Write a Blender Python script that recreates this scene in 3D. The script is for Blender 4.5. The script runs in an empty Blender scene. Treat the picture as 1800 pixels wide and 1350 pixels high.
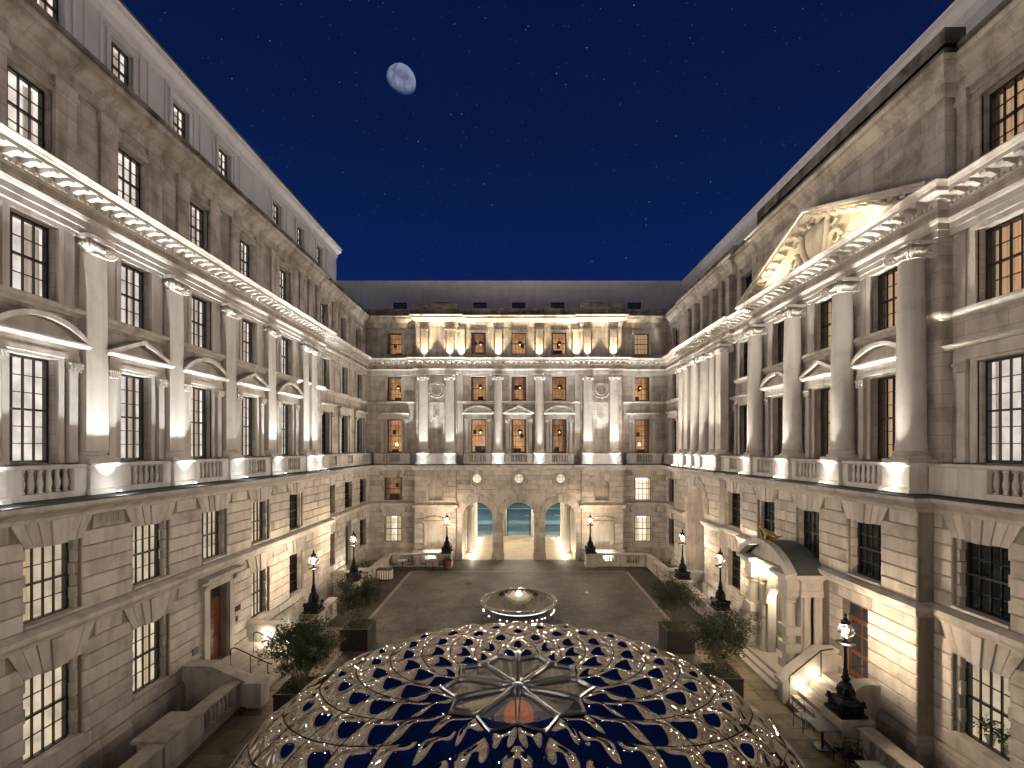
import bpy, bmesh, math, random
from mathutils import Vector, Matrix
random.seed(7)
PI = math.pi
R = math.radians
scene = bpy.context.scene
C = scene.collection

# ---------------------------------------------------------------- camera
CAM_Z = 9.7
cam = bpy.data.cameras.new('camera')
cam.sensor_width = 36.0
cam.lens = 16.3
cam.shift_x = -12 / 1800
cam.shift_y = 112 / 1800
cam.clip_start = 0.1
cam.clip_end = 3000
camo = bpy.data.objects.new('camera', cam)
C.objects.link(camo)
camo.location = (0, 0, CAM_Z)
camo.rotation_euler = (PI / 2, 0, 0)
scene.camera = camo

# ---------------------------------------------------------------- night sky
world = bpy.data.worlds.new('World')
scene.world = world
world.use_nodes = True
wn = world.node_tree.nodes
wl = world.node_tree.links
wn.clear()
w_out = wn.new('ShaderNodeOutputWorld')
w_bg = wn.new('ShaderNodeBackground')
w_tc = wn.new('ShaderNodeTexCoord')
w_sep = wn.new('ShaderNodeSeparateXYZ')
w_ramp = wn.new('ShaderNodeValToRGB')
wl.new(w_tc.outputs['Generated'], w_sep.inputs[0])
wl.new(w_sep.outputs['Z'], w_ramp.inputs[0])
cr = w_ramp.color_ramp
cr.elements[0].position = 0.0
cr.elements[0].color = (0.0046, 0.0260, 0.146, 1)
cr.elements[1].position = 0.95
cr.elements[1].color = (0.0020, 0.0062, 0.034, 1)
e = cr.elements.new(0.30); e.color = (0.0032, 0.0165, 0.099, 1)
e = cr.elements.new(0.55); e.color = (0.0026, 0.0096, 0.056, 1)
# stars: small dots in a 3-D cell pattern over the sky directions
w_col = None
for scale, size, bright in ((150, 0.10, 0.22), (62, 0.06, 0.5)):
    vo = wn.new('ShaderNodeTexVoronoi'); vo.inputs['Scale'].default_value = scale
    wl.new(w_tc.outputs['Generated'], vo.inputs['Vector'])
    mr = wn.new('ShaderNodeMapRange'); mr.interpolation_type = 'SMOOTHSTEP'
    mr.inputs['From Min'].default_value = size; mr.inputs['From Max'].default_value = size * 0.3
    mr.inputs['To Min'].default_value = 0.0; mr.inputs['To Max'].default_value = bright
    wl.new(vo.outputs['Distance'], mr.inputs['Value'])
    sp = wn.new('ShaderNodeSeparateColor'); wl.new(vo.outputs['Color'], sp.inputs[0])
    pw = wn.new('ShaderNodeMath'); pw.operation = 'POWER'; pw.inputs[1].default_value = 3.0
    wl.new(sp.outputs[0], pw.inputs[0])
    ml = wn.new('ShaderNodeMath'); ml.operation = 'MULTIPLY'
    wl.new(mr.outputs[0], ml.inputs[0]); wl.new(pw.outputs[0], ml.inputs[1])
    if w_col is None:
        w_col = ml
    else:
        ad = wn.new('ShaderNodeMath'); ad.operation = 'ADD'
        wl.new(w_col.outputs[0], ad.inputs[0]); wl.new(ml.outputs[0], ad.inputs[1]); w_col = ad
w_cm = wn.new('ShaderNodeMix'); w_cm.data_type = 'RGBA'; w_cm.blend_type = 'ADD'
w_cm.inputs['Factor'].default_value = 1.0
w_cv = wn.new('ShaderNodeMix'); w_cv.data_type = 'RGBA'; w_cv.blend_type = 'MULTIPLY'
w_cv.inputs['Factor'].default_value = 1.0
w_cv.inputs['B'].default_value = (0.75, 0.85, 1.0, 1)
wl.new(w_col.outputs[0], w_cv.inputs['A'])
wl.new(w_ramp.outputs[0], w_cm.inputs['A']); wl.new(w_cv.outputs['Result'], w_cm.inputs['B'])
wl.new(w_cm.outputs['Result'], w_bg.inputs['Color'])
w_bg.inputs['Strength'].default_value = 1.0
wl.new(w_bg.outputs[0], w_out.inputs[0])

vs_ = scene.view_settings
vs_.view_transform = 'Standard'; vs_.look = 'None'; vs_.exposure = 0.0; vs_.gamma = 1.0
vs_.use_curve_mapping = False
cy = scene.cycles
cy.use_denoising = True
cy.max_bounces = 5; cy.diffuse_bounces = 3; cy.glossy_bounces = 4; cy.transparent_max_bounces = 16
cy.sample_clamp_indirect = 4.0
cy.caustics_reflective = False; cy.caustics_refractive = False
cy.use_light_tree = True
cy.use_adaptive_sampling = True; cy.adaptive_threshold = 0.025; cy.adaptive_min_samples = 16

# the moon's light on the courtyard: the one sun lamp, far weaker than the lamps
sun = bpy.data.lights.new('moonlight', 'SUN')
sun.energy = 0.02; sun.angle = R(0.5); sun.color = (0.8, 0.88, 1.0)
suno = bpy.data.objects.new('moonlight', sun); C.objects.link(suno)
suno.rotation_euler = (R(-50), R(-14), 0)

# light strengths, in one place
P_COLUMN = 430; P_POOL = 14.0; P_ADDED_FILL = 1180; P_ATTIC = 760; L_LANTERN = 2000.0; P_WASH = 90; P_PASSAGE = 440; P_PEDIMENT = 130; P_STREET = 15000

# ---------------------------------------------------------------- mesh helpers
class MB:
    def __init__(s):
        s.v = []; s.f = []; s.m = []; s.cur = 0
    def add(s, vs, fs):
        o = len(s.v); s.v += [tuple(v) for v in vs]
        s.f += [tuple(i + o for i in f) for f in fs]; s.m += [s.cur] * len(fs)
        return s
    def box(s, x0, x1, y0, y1, z0, z1):
        return s.add([(x0,y0,z0),(x1,y0,z0),(x1,y1,z0),(x0,y1,z0),(x0,y0,z1),(x1,y0,z1),(x1,y1,z1),(x0,y1,z1)],
                     [(0,3,2,1),(4,5,6,7),(0,1,5,4),(1,2,6,5),(2,3,7,6),(3,0,4,7)])
    def cbox(s, x0, x1, y0, y1, z0, z1, c):
        """box whose front (-y) edges are chamfered by c"""
        return s.add([(x0,y1,z0),(x1,y1,z0),(x1,y1,z1),(x0,y1,z1),(x0,y0+c,z0),(x1,y0+c,z0),(x1,y0+c,z1),(x0,y0+c,z1),
                      (x0+c,y0,z0+c),(x1-c,y0,z0+c),(x1-c,y0,z1-c),(x0+c,y0,z1-c)],
                     [(0,3,2,1),(0,1,5,4),(1,2,6,5),(2,3,7,6),(3,0,4,7),(4,5,9,8),(5,6,10,9),(6,7,11,10),(7,4,8,11),(8,9,10,11)])
    def tbox(s, cx, cy, z0, z1, a, b):
        """square frustum: half size a at z0, b at z1"""
        return s.add([(cx-a,cy-a,z0),(cx+a,cy-a,z0),(cx+a,cy+a,z0),(cx-a,cy+a,z0),(cx-b,cy-b,z1),(cx+b,cy-b,z1),(cx+b,cy+b,z1),(cx-b,cy+b,z1)],
                     [(0,3,2,1),(4,5,6,7),(0,1,5,4),(1,2,6,5),(2,3,7,6),(3,0,4,7)])
    def ext(s, poly, a0, a1, axis):
        """extrude a 2-D polygon along axis: 'y' (x,z), 'x' (y,z), 'z' (x,y)"""
        n = len(poly)
        mk = {'y': lambda p, a: (p[0], a, p[1]), 'x': lambda p, a: (a, p[0], p[1]), 'z': lambda p, a: (p[0], p[1], a)}[axis]
        vs = [mk(p, a0) for p in poly] + [mk(p, a1) for p in poly]
        fs = [tuple(range(n)), tuple(range(2 * n - 1, n - 1, -1))]
        fs += [(i, (i + 1) % n, n + (i + 1) % n, n + i) for i in range(n)]
        return s.add(vs, fs)
    def lathe(s, prof, n=20, cx=0, cy=0, a0=0.0, a1=2 * PI, caps=True):
        full = abs(a1 - a0 - 2 * PI) < 1e-6
        k = n if full else n + 1
        vs = []
        for (r, z) in prof:
            for i in range(k):
                t = a0 + (a1 - a0) * i / n
                vs.append((cx + r * math.cos(t), cy + r * math.sin(t), z))
        fs = []
        for j in range(len(prof) - 1):
            for i in range(n):
                i2 = (i + 1) % k
                fs.append((j * k + i, j * k + i2, (j + 1) * k + i2, (j + 1) * k + i))
        if full and caps:
            if prof[0][0] > 1e-4: fs.append(tuple(range(k - 1, -1, -1)))
            if prof[-1][0] > 1e-4: fs.append(tuple((len(prof) - 1) * k + i for i in range(k)))
        return s.add(vs, fs)
    def tube(s, path, r, n=8, r1=None):
        path = [Vector(p) for p in path]; m = len(path); vs = []
        up = Vector((0, 0, 1))
        for i, p in enumerate(path):
            d = (path[min(i + 1, m - 1)] - path[max(i - 1, 0)]).normalized()
            a = d.cross(up)
            if a.length < 1e-3: a = d.cross(Vector((1, 0, 0)))
            a.normalize(); b = d.cross(a)
            rr = r if r1 is None else r + (r1 - r) * i / (m - 1)
            for k in range(n):
                t = 2 * PI * k / n
                vs.append(p + a * (rr * math.cos(t)) + b * (rr * math.sin(t)))
        fs = [(i * n + k, i * n + (k + 1) % n, (i + 1) * n + (k + 1) % n, (i + 1) * n + k) for i in range(m - 1) for k in range(n)]
        fs += [tuple(range(n - 1, -1, -1)), tuple((m - 1) * n + k for k in range(n))]
        return s.add(vs, fs)
    def sphere(s, c, r, n=12, m=8, sz=1.0):
        prof = [(r * math.sin(PI * j / m), c[2] - r * sz * math.cos(PI * j / m)) for j in range(m + 1)]
        prof[0] = (0.0005, prof[0][1]); prof[-1] = (0.0005, prof[-1][1])
        return s.lathe(prof, n, c[0], c[1])
    def sweep(s, path, prof):
        """sweep a closed profile [(out, z)] along a plan polyline, out to the right of the way, mitred"""
        n = len(prof); m = len(path)
        for i, (x, y) in enumerate(path):
            ds = []
            if i > 0: ds.append(Vector((x - path[i-1][0], y - path[i-1][1])).normalized())
            if i < m - 1: ds.append(Vector((path[i+1][0] - x, path[i+1][1] - y)).normalized())
            ns = [Vector((d.y, -d.x)) for d in ds]
            nn = ns[0] if len(ns) == 1 else (ns[0] + ns[1]) / max(0.2, 1 + ns[0].dot(ns[1]))
            s.v += [(x + nn.x * o, y + nn.y * o, z) for (o, z) in prof]
        o = len(s.v) - n * m
        for i in range(m - 1):
            for k in range(n):
                s.f.append((o + i*n + k, o + i*n + (k+1) % n, o + (i+1)*n + (k+1) % n, o + (i+1)*n + k)); s.m.append(s.cur)
        s.f.append(tuple(o + k for k in range(n))); s.m.append(s.cur)
        s.f.append(tuple(o + (m-1)*n + k for k in range(n - 1, -1, -1))); s.m.append(s.cur)
        return s
    def mesh(s, name, mats, smooth=False, fix=True):
        me = bpy.data.meshes.new(name)
        me.from_pydata(s.v, [], s.f)
        if not isinstance(mats, (list, tuple)): mats = [mats]
        for m in mats: me.materials.append(m)
        if len(mats) > 1: me.polygons.foreach_set('material_index', s.m)
        if fix:
            bm = bmesh.new(); bm.from_mesh(me)
            bmesh.ops.recalc_face_normals(bm, faces=bm.faces[:]); bm.to_mesh(me); bm.free()
        if smooth:
            me.polygons.foreach_set('use_smooth', [True] * len(me.polygons))
            if smooth != 'all':
                me.set_sharp_from_angle(angle=R(38))
        me.update()
        return me

def put(name, me, parent=None, loc=(0, 0, 0), rz=0.0):
    o = bpy.data.objects.new(name, me)
    C.objects.link(o)
    o.location = loc
    if isinstance(rz, (tuple, list)): o.rotation_euler = rz
    elif rz: o.rotation_euler = (0, 0, rz)
    if parent is not None: o.parent = parent
    return o
def tag(o, label=None, cat=None, group=None, kind=None):
    if label: o['label'] = label
    if cat: o['category'] = cat
    if group: o['group'] = group
    if kind: o['kind'] = kind
    return o
def empty(name, loc=(0, 0, 0), rz=0.0, label=None, cat=None, group=None):
    return tag(put(name, None, None, loc, rz), label, cat, group)
_cache = {}
def cached(key, fn):
    if key not in _cache: _cache[key] = fn()
    return _cache[key]
def light(name, kind, loc, power, color=(1, 1, 1), parent=None, target=None, size=0.05, spot=None, blend=0.5, falloff=None, sizes=None):
    l = bpy.data.lights.new(name, kind)
    l.energy = power; l.color = color
    if kind == 'AREA':
        l.shape = 'RECTANGLE'; l.size = sizes[0]; l.size_y = sizes[1]
    else:
        l.shadow_soft_size = size
    if kind == 'SPOT': l.spot_size = R(spot); l.spot_blend = blend
    if falloff:
        l.use_nodes = True
        nt = l.node_tree; em = nt.nodes['Emission']
        lf = nt.nodes.new('ShaderNodeLightFalloff'); lf.inputs['Strength'].default_value = 1.0
        nt.links.new(lf.outputs[falloff], em.inputs['Strength'])
    o = bpy.data.objects.new(name, l); C.objects.link(o); o.location = loc
    if target is not None:
        d = Vector(target) - Vector(loc)
        o.rotation_euler = d.to_track_quat('-Z', 'Y').to_euler()
    if parent is not None: o.parent = parent
    return o

# ---------------------------------------------------------------- materials
def new_mat(name):
    m = bpy.data.materials.new(name); m.use_nodes = True
    nt = m.node_tree
    return m, nt, nt.nodes['Principled BSDF']
def nd(nt, typ, **kw):
    n = nt.nodes.new(typ)
    for k, v in kw.items():
        if k in n.inputs: n.inputs[k].default_value = v
        else: setattr(n, k, v)
    return n
def rgba(c, k=1.0): return (c[0] * k, c[1] * k, c[2] * k, 1)
def plain(name, col, rough=0.5, metal=0.0, noise=0.0, scale=6.0, spec=None):
    m, nt, b = new_mat(name)
    b.inputs['Roughness'].default_value = rough; b.inputs['Metallic'].default_value = metal
    b.inputs['Base Color'].default_value = rgba(col)
    if spec is not None: b.inputs['Specular IOR Level'].default_value = spec
    if noise:
        tc = nd(nt, 'ShaderNodeTexCoord'); no = nd(nt, 'ShaderNodeTexNoise', Scale=scale, Detail=5.0)
        nt.links.new(tc.outputs['Object'], no.inputs['Vector'])
        rp = nd(nt, 'ShaderNodeValToRGB')
        rp.color_ramp.elements[0].position = 0.3; rp.color_ramp.elements[0].color = rgba(col, 1 - noise)
        rp.color_ramp.elements[1].position = 0.7; rp.color_ramp.elements[1].color = rgba(col, 1 + noise)
        nt.links.new(no.outputs[0], rp.inputs[0]); nt.links.new(rp.outputs[0], b.inputs['Base Color'])
    return m
def stone(name, col, var=0.16, ashlar=None, streak=0.35, bump=0.25, rough=0.85, grime=0.0):
    m, nt, b = new_mat(name); L = nt.links
    b.inputs['Roughness'].default_value = rough
    b.inputs['Specular IOR Level'].default_value = 0.25
    tc = nd(nt, 'ShaderNodeTexCoord'); oi = nd(nt, 'ShaderNodeObjectInfo')
    sc = nd(nt, 'ShaderNodeMath', operation='MULTIPLY'); sc.inputs[1].default_value = 37.0
    L.new(oi.outputs['Random'], sc.inputs[0])
    ad = nd(nt, 'ShaderNodeVectorMath', operation='ADD')
    L.new(tc.outputs['Object'], ad.inputs[0]); L.new(sc.outputs[0], ad.inputs[1])
    n1 = nd(nt, 'ShaderNodeTexNoise', Scale=0.9, Detail=4.0, Roughness=0.62)
    L.new(ad.outputs[0], n1.inputs['Vector'])
    r1 = nd(nt, 'ShaderNodeValToRGB')
    e0, e1 = r1.color_ramp.elements
    e0.position = 0.30; e0.color = (col[0] * (1 - var * 1.6), col[1] * (1 - var * 1.66), col[2] * (1 - var * 1.78), 1)
    e1.position = 0.68; e1.color = rgba(col, 1 + var * 0.5)
    e2 = r1.color_ramp.elements.new(0.48); e2.color = rgba(col)
    L.new(n1.outputs[0], r1.inputs[0])
    cur = r1.outputs[0]
    mp = nd(nt, 'ShaderNodeMapping'); mp.inputs['Scale'].default_value = (1.7, 1.7, 0.16)
    L.new(ad.outputs[0], mp.inputs[0])
    n2 = nd(nt, 'ShaderNodeTexNoise', Scale=1.3, Detail=3.0, Roughness=0.6)
    L.new(mp.outputs[0], n2.inputs['Vector'])
    r2 = nd(nt, 'ShaderNodeValToRGB')
    r2.color_ramp.elements[0].position = 0.34; r2.color_ramp.elements[0].color = (1 - streak, 1 - streak * 1.05, 1 - streak * 1.12, 1)
    r2.color_ramp.elements[1].position = 0.55; r2.color_ramp.elements[1].color = (1, 1, 1, 1)
    L.new(n2.outputs[0], r2.inputs[0])
    def mult(a, bsock):
        x = nd(nt, 'ShaderNodeMix', data_type='RGBA', blend_type='MULTIPLY'); x.inputs['Factor'].default_value = 1.0
        L.new(a, x.inputs['A']); L.new(bsock, x.inputs['B']); return x.outputs['Result']
    cur = mult(cur, r2.outputs[0])
    mr = nd(nt, 'ShaderNodeMapRange'); mr.inputs['To Min'].default_value = 0.86; mr.inputs['To Max'].default_value = 1.1
    L.new(oi.outputs['Random'], mr.inputs['Value'])
    cb = nd(nt, 'ShaderNodeCombineColor')
    for i in range(3): L.new(mr.outputs[0], cb.inputs[i])
    cur = mult(cur, cb.outputs[0])
    if grime:
        n4 = nd(nt, 'ShaderNodeTexNoise', Scale=0.45, Detail=4.0, Roughness=0.7)
        L.new(ad.outputs[0], n4.inputs['Vector'])
        r4 = nd(nt, 'ShaderNodeValToRGB')
        r4.color_ramp.elements[0].position = 0.40; r4.color_ramp.elements[0].color = (1 - grime, 1 - grime * 1.05, 1 - grime * 1.15, 1)
        r4.color_ramp.elements[1].position = 0.56; r4.color_ramp.elements[1].color = (1, 1, 1, 1)
        L.new(n4.outputs[0], r4.inputs[0]); cur = mult(cur, r4.outputs[0])
    hgt = None
    if ashlar:
        sp = nd(nt, 'ShaderNodeSeparateXYZ'); L.new(tc.outputs['Object'], sp.inputs[0])
        cx = nd(nt, 'ShaderNodeCombineXYZ'); L.new(sp.outputs['X'], cx.inputs['X']); L.new(sp.outputs['Z'], cx.inputs['Y'])
        br = nd(nt, 'ShaderNodeTexBrick'); br.inputs['Scale'].default_value = 1.0
        br.inputs['Brick Width'].default_value = ashlar[0]; br.inputs['Row Height'].default_value = ashlar[1]
        br.inputs['Mortar Size'].default_value = 0.009; br.inputs['Mortar Smooth'].default_value = 0.3
        br.inputs['Color1'].default_value = (1.04, 1.04, 1.04, 1); br.inputs['Color2'].default_value = (0.84, 0.82, 0.79, 1)
        br.inputs['Mortar'].default_value = (0.58, 0.55, 0.50, 1)
        L.new(cx.outputs[0], br.inputs['Vector']); cur = mult(cur, br.outputs['Color'])
    L.new(cur, b.inputs['Base Color'])
    n3 = nd(nt, 'ShaderNodeTexNoise', Scale=22.0, Detail=3.0, Roughness=0.65)
    L.new(ad.outputs[0], n3.inputs['Vector'])
    bp = nd(nt, 'ShaderNodeBump'); bp.inputs['Strength'].default_value = bump; bp.inputs['Distance'].default_value = 0.02
    L.new(n3.outputs[0], bp.inputs['Height']); L.new(bp.outputs[0], b.inputs['Normal'])
    return m
def glow(name, col, strength, var=0.0, scale=1.5, rnd=0.0):
    """a glowing surface: lamps, and room walls that stand in for room light"""
    m, nt, b = new_mat(name); L = nt.links
    nt.nodes.remove(b)
    em = nd(nt, 'ShaderNodeEmission'); em.inputs['Color'].default_value = rgba(col); em.inputs['Strength'].default_value = strength
    out = nt.nodes['Material Output']; L.new(em.outputs[0], out.inputs['Surface'])
    last = None
    if var:
        tc = nd(nt, 'ShaderNodeTexCoord'); no = nd(nt, 'ShaderNodeTexNoise', Scale=scale, Detail=3.0)
        L.new(tc.outputs['Object'], no.inputs['Vector'])
        mr = nd(nt, 'ShaderNodeMapRange'); mr.inputs['From Min'].default_value = 0.3; mr.inputs['From Max'].default_value = 0.7
        mr.inputs['To Min'].default_value = strength * (1 - var); mr.inputs['To Max'].default_value = strength * (1 + var)
        L.new(no.outputs[0], mr.inputs['Value']); last = mr.outputs[0]
    if rnd:
        oi = nd(nt, 'ShaderNodeObjectInfo'); mr2 = nd(nt, 'ShaderNodeMapRange')
        mr2.inputs['To Min'].default_value = 1 - rnd; mr2.inputs['To Max'].default_value = 1 + rnd
        L.new(oi.outputs['Random'], mr2.inputs['Value'])
        mu = nd(nt, 'ShaderNodeMath', operation='MULTIPLY'); L.new(mr2.outputs[0], mu.inputs[0])
        if last is not None: L.new(last, mu.inputs[1])
        else: mu.inputs[1].default_value = strength
        last = mu.outputs[0]
    if last is not None: L.new(last, em.inputs['Strength'])
    return m
def glass_mat(name, tint=(1, 1, 1), refl=0.12, rough=0.02):
    m, nt, b = new_mat(name); L = nt.links
    nt.nodes.remove(b)
    tr = nd(nt, 'ShaderNodeBsdfTransparent'); tr.inputs['Color'].default_value = rgba(tint)
    gl = nd(nt, 'ShaderNodeBsdfGlossy'); gl.inputs['Roughness'].default_value = rough; gl.inputs['Color'].default_value = (1, 1, 1, 1)
    fr = nd(nt, 'ShaderNodeFresnel'); fr.inputs['IOR'].default_value = 1.45
    mr = nd(nt, 'ShaderNodeMapRange'); mr.inputs['To Min'].default_value = refl * 0.35; mr.inputs['To Max'].default_value = 0.85
    L.new(fr.outputs[0], mr.inputs['Value'])
    mx = nd(nt, 'ShaderNodeMixShader'); L.new(mr.outputs[0], mx.inputs[0]); L.new(tr.outputs[0], mx.inputs[1]); L.new(gl.outputs[0], mx.inputs[2])
    L.new(mx.outputs[0], nt.nodes['Material Output'].inputs['Surface'])
    return m
STONE = (0.56, 0.512, 0.452)
M = {}
M['wall'] = stone('portland_ashlar', STONE, ashlar=(1.25, 0.42), streak=0.34, var=0.18, grime=0.16)
M['block'] = stone('rusticated_block', STONE, var=0.2, streak=0.26)
M['joint'] = stone('block_joint', (0.33, 0.285, 0.23), var=0.2)
M['trim'] = stone('carved_trim', (0.58, 0.535, 0.475), var=0.14, streak=0.28)
M['attic'] = stone('weathered_attic_stone', (0.55, 0.51, 0.455), ashlar=(1.3, 0.45), streak=0.35, var=0.16, grime=0.28)
M['sooty'] = stone('sooty_parapet', (0.27, 0.24, 0.205), streak=0.4, var=0.3, grime=0.5)
M['column'] = stone('column_stone', (0.62, 0.575, 0.51), var=0.12, streak=0.16)
M['render'] = stone('grey_roof_render', (0.70, 0.685, 0.675), var=0.05, streak=0.10, bump=0.05)
M['lead'] = plain('lead_roof', (0.10, 0.11, 0.115), 0.5, 0.3, 0.15)
M['slate'] = stone('slate_roof', (0.11, 0.118, 0.125), var=0.25, streak=0.2, rough=0.5)
M['sash'] = plain('dark_sash_paint', (0.018, 0.014, 0.012), 0.35)
M['glass'] = glass_mat('window_glass')
M['iron'] = plain('black_iron', (0.014, 0.014, 0.015), 0.38, 0.6, 0.3, 12)
M['bronze'] = plain('bronze_rail', (0.055, 0.035, 0.025), 0.4, 0.6)
M['ledge'] = stone('lead_ledge', (0.075, 0.078, 0.08), var=0.25, streak=0.3)
M['granite'] = plain('dark_granite', (0.03, 0.031, 0.033), 0.35)
# rooms: lamplight put into the walls as glow, side walls dimmer
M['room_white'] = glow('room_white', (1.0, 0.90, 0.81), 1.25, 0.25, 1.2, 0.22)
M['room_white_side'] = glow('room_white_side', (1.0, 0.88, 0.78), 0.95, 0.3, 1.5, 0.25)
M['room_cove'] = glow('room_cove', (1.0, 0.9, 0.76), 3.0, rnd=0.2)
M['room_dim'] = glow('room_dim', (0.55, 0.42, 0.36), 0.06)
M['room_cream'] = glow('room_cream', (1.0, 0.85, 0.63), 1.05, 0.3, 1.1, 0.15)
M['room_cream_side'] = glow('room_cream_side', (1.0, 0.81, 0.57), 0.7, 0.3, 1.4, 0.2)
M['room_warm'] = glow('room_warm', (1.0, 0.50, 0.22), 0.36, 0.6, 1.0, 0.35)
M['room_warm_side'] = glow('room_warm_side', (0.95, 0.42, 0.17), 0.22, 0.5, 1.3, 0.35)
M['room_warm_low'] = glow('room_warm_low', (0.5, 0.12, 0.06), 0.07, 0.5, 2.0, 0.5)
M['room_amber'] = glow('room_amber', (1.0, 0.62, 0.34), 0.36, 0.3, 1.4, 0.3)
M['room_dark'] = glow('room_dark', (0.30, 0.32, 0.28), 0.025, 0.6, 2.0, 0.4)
M['lamp_glow'] = glow('table_lamp', (1.0, 0.68, 0.28), 4.0)
M['shade'] = plain('lamp_shade', (0.05, 0.03, 0.025), 0.6)
def curtain_mat(name, col, strength):
    m, nt, b = new_mat(name)
    b.inputs['Base Color'].default_value = rgba(col, 0.8); b.inputs['Roughness'].default_value = 0.9
    tc = nd(nt, 'ShaderNodeTexCoord'); wv = nd(nt, 'ShaderNodeTexWave', Scale=3.2, Distortion=1.0)
    nt.links.new(tc.outputs['Object'], wv.inputs['Vector'])
    mr = nd(nt, 'ShaderNodeMapRange'); mr.inputs['To Min'].default_value = strength * 0.6; mr.inputs['To Max'].default_value = strength * 1.25
    nt.links.new(wv.outputs['Fac'], mr.inputs['Value'])
    b.inputs['Emission Color'].default_value = rgba(col)
    nt.links.new(mr.outputs[0], b.inputs['Emission Strength'])  # light from behind is put in as glow, banded like folds
    return m
M['cur_white'] = curtain_mat('glowing_white_curtain', (1.0, 0.84, 0.70), 0.30)
M['cur_cream'] = curtain_mat('glowing_cream_curtain', (1.0, 0.78, 0.5), 0.42)
M['cur_beige'] = curtain_mat('glowing_beige_curtain', (1.0, 0.66, 0.38), 0.34)
M['cur_brown'] = curtain_mat('glowing_brown_curtain', (0.45, 0.25, 0.16), 0.10)
# ---------------------------------------------------------------- levels shared by all the wings (metres above the courtyard)
LEDGE = 8.30            # top of the ledge that carries the balustrade
PED = 9.23              # top of pedestals and balustrade
CAP_T = 16.10           # top of the column capitals
COR_T = 17.50           # top of the main cornice
ATT_T = 21.30           # top of the attic cornice
PAR_T = 22.00           # top of the parapet
G0, G1 = 1.40, 3.75     # ground floor windows
F0, F1 = 5.05, 7.10     # mezzanine windows
N0, N1 = 9.26, 12.20    # main floor windows
U0, U1 = 13.85, 15.95   # second floor windows
A0, A1 = 17.95, 19.85   # attic windows
WW = 1.28

def wing(rz, label):
    return empty('building_wing', (0, 0, 0), rz, label, 'building')

def wall(wg, s0, s1, p, z0, z1, ops=(), t=0.32, mat='wall', name='wall'):
    """a wall face with rectangular openings and their reveals; ops: (s_left, s_right, z_low, z_high)"""
    xs = sorted({s0, s1} | {o[0] for o in ops} | {o[1] for o in ops})
    zs = sorted({z0, z1} | {o[2] for o in ops} | {o[3] for o in ops})
    xs = [x for x in xs if s0 - 1e-6 <= x <= s1 + 1e-6]; zs = [z for z in zs if z0 - 1e-6 <= z <= z1 + 1e-6]
    mb = MB()
    for i in range(len(xs) - 1):
        for j in range(len(zs) - 1):
            cx = (xs[i] + xs[i+1]) / 2; cz = (zs[j] + zs[j+1]) / 2
            if any(o[0] < cx < o[1] and o[2] < cz < o[3] for o in ops): continue
            mb.add([(xs[i],p,zs[j]),(xs[i+1],p,zs[j]),(xs[i+1],p,zs[j+1]),(xs[i],p,zs[j+1])], [(0,1,2,3)])
    for x in (s0, s1): mb.add([(x,p,z0),(x,p+0.9,z0),(x,p+0.9,z1),(x,p,z1)], [(0,1,2,3)])
    for (a, b, c, d) in ops:
        q = p + t
        mb.add([(a,p,c),(a,q,c),(a,q,d),(a,p,d)], [(0,1,2,3)])
        mb.add([(b,p,c),(b,p,d),(b,q,d),(b,q,c)], [(0,1,2,3)])
        mb.add([(a,p,d),(a,q,d),(b,q,d),(b,p,d)], [(0,1,2,3)])
        mb.add([(a,p,c),(b,p,c),(b,q,c),(a,q,c)], [(0,1,2,3)])
    return put(name, mb.mesh(name, M[mat], fix=False), wg)

def arch_wall(wg, s0, s1, p, z0, z1, arches, t=0.9, mat='joint', closed=False, name='arcade_wall', n=20):
    """wall with round-headed openings (centre, radius, springing, foot)"""
    mb = MB(); x = s0
    for (c, r, zs, zf) in sorted(arches):
        a, b = c - r, c + r
        mb.add([(x,p,z0),(a,p,z0),(a,p,z1),(x,p,z1)], [(0,1,2,3)])
        if zf > z0 + 1e-3: mb.add([(a,p,z0),(b,p,z0),(b,p,zf),(a,p,zf)], [(0,1,2,3)])
        pts = [(c - r * math.cos(PI * k / n), zs + r * math.sin(PI * k / n)) for k in range(n + 1)]
        for k in range(n):
            (xa, za), (xb, zb) = pts[k], pts[k+1]
            mb.add([(xa,p,za),(xb,p,zb),(xb,p,z1),(xa,p,z1)], [(0,1,2,3)])
            mb.add([(xa,p,za),(xa,p+t,za),(xb,p+t,zb),(xb,p,zb)], [(0,1,2,3)])
        q = p + t
        mb.add([(a,p,zf),(a,q,zf),(a,q,zs),(a,p,zs)], [(0,1,2,3)]); mb.add([(b,p,zf),(b,p,zs),(b,q,zs),(b,q,zf)], [(0,1,2,3)])
        if zf > z0 + 1e-3 or closed: mb.add([(a,p,zf),(b,p,zf),(b,q,zf),(a,q,zf)], [(0,1,2,3)])
        if closed:
            poly = [(a, zf)] + pts + [(b, zf)]
            mb.add([(u, q, w) for (u, w) in poly], [tuple(range(len(poly)))])
        x = b
    mb.add([(x,p,z0),(s1,p,z0),(s1,p,z1),(x,p,z1)], [(0,1,2,3)])
    for x in (s0, s1): mb.add([(x,p,z0),(x,p+0.9,z0),(x,p+0.9,z1),(x,p,z1)], [(0,1,2,3)])
    return put(name, mb.mesh(name, M[mat], fix=False), wg)

def stone_block(wg, a, b, p, z0, z1):
    L = round(b - a, 2); H = round(z1 - z0, 3)
    if L < 0.12: return
    def mk():
        mb = MB(); mb.cbox(0.004, L - 0.004, 0, 0.14, 0.016, H - 0.016, 0.024)
        return mb.mesh('stone', M['block'])
    put('stone', cached(('st', L, H), mk), wg, (a, p, z0))

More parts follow.
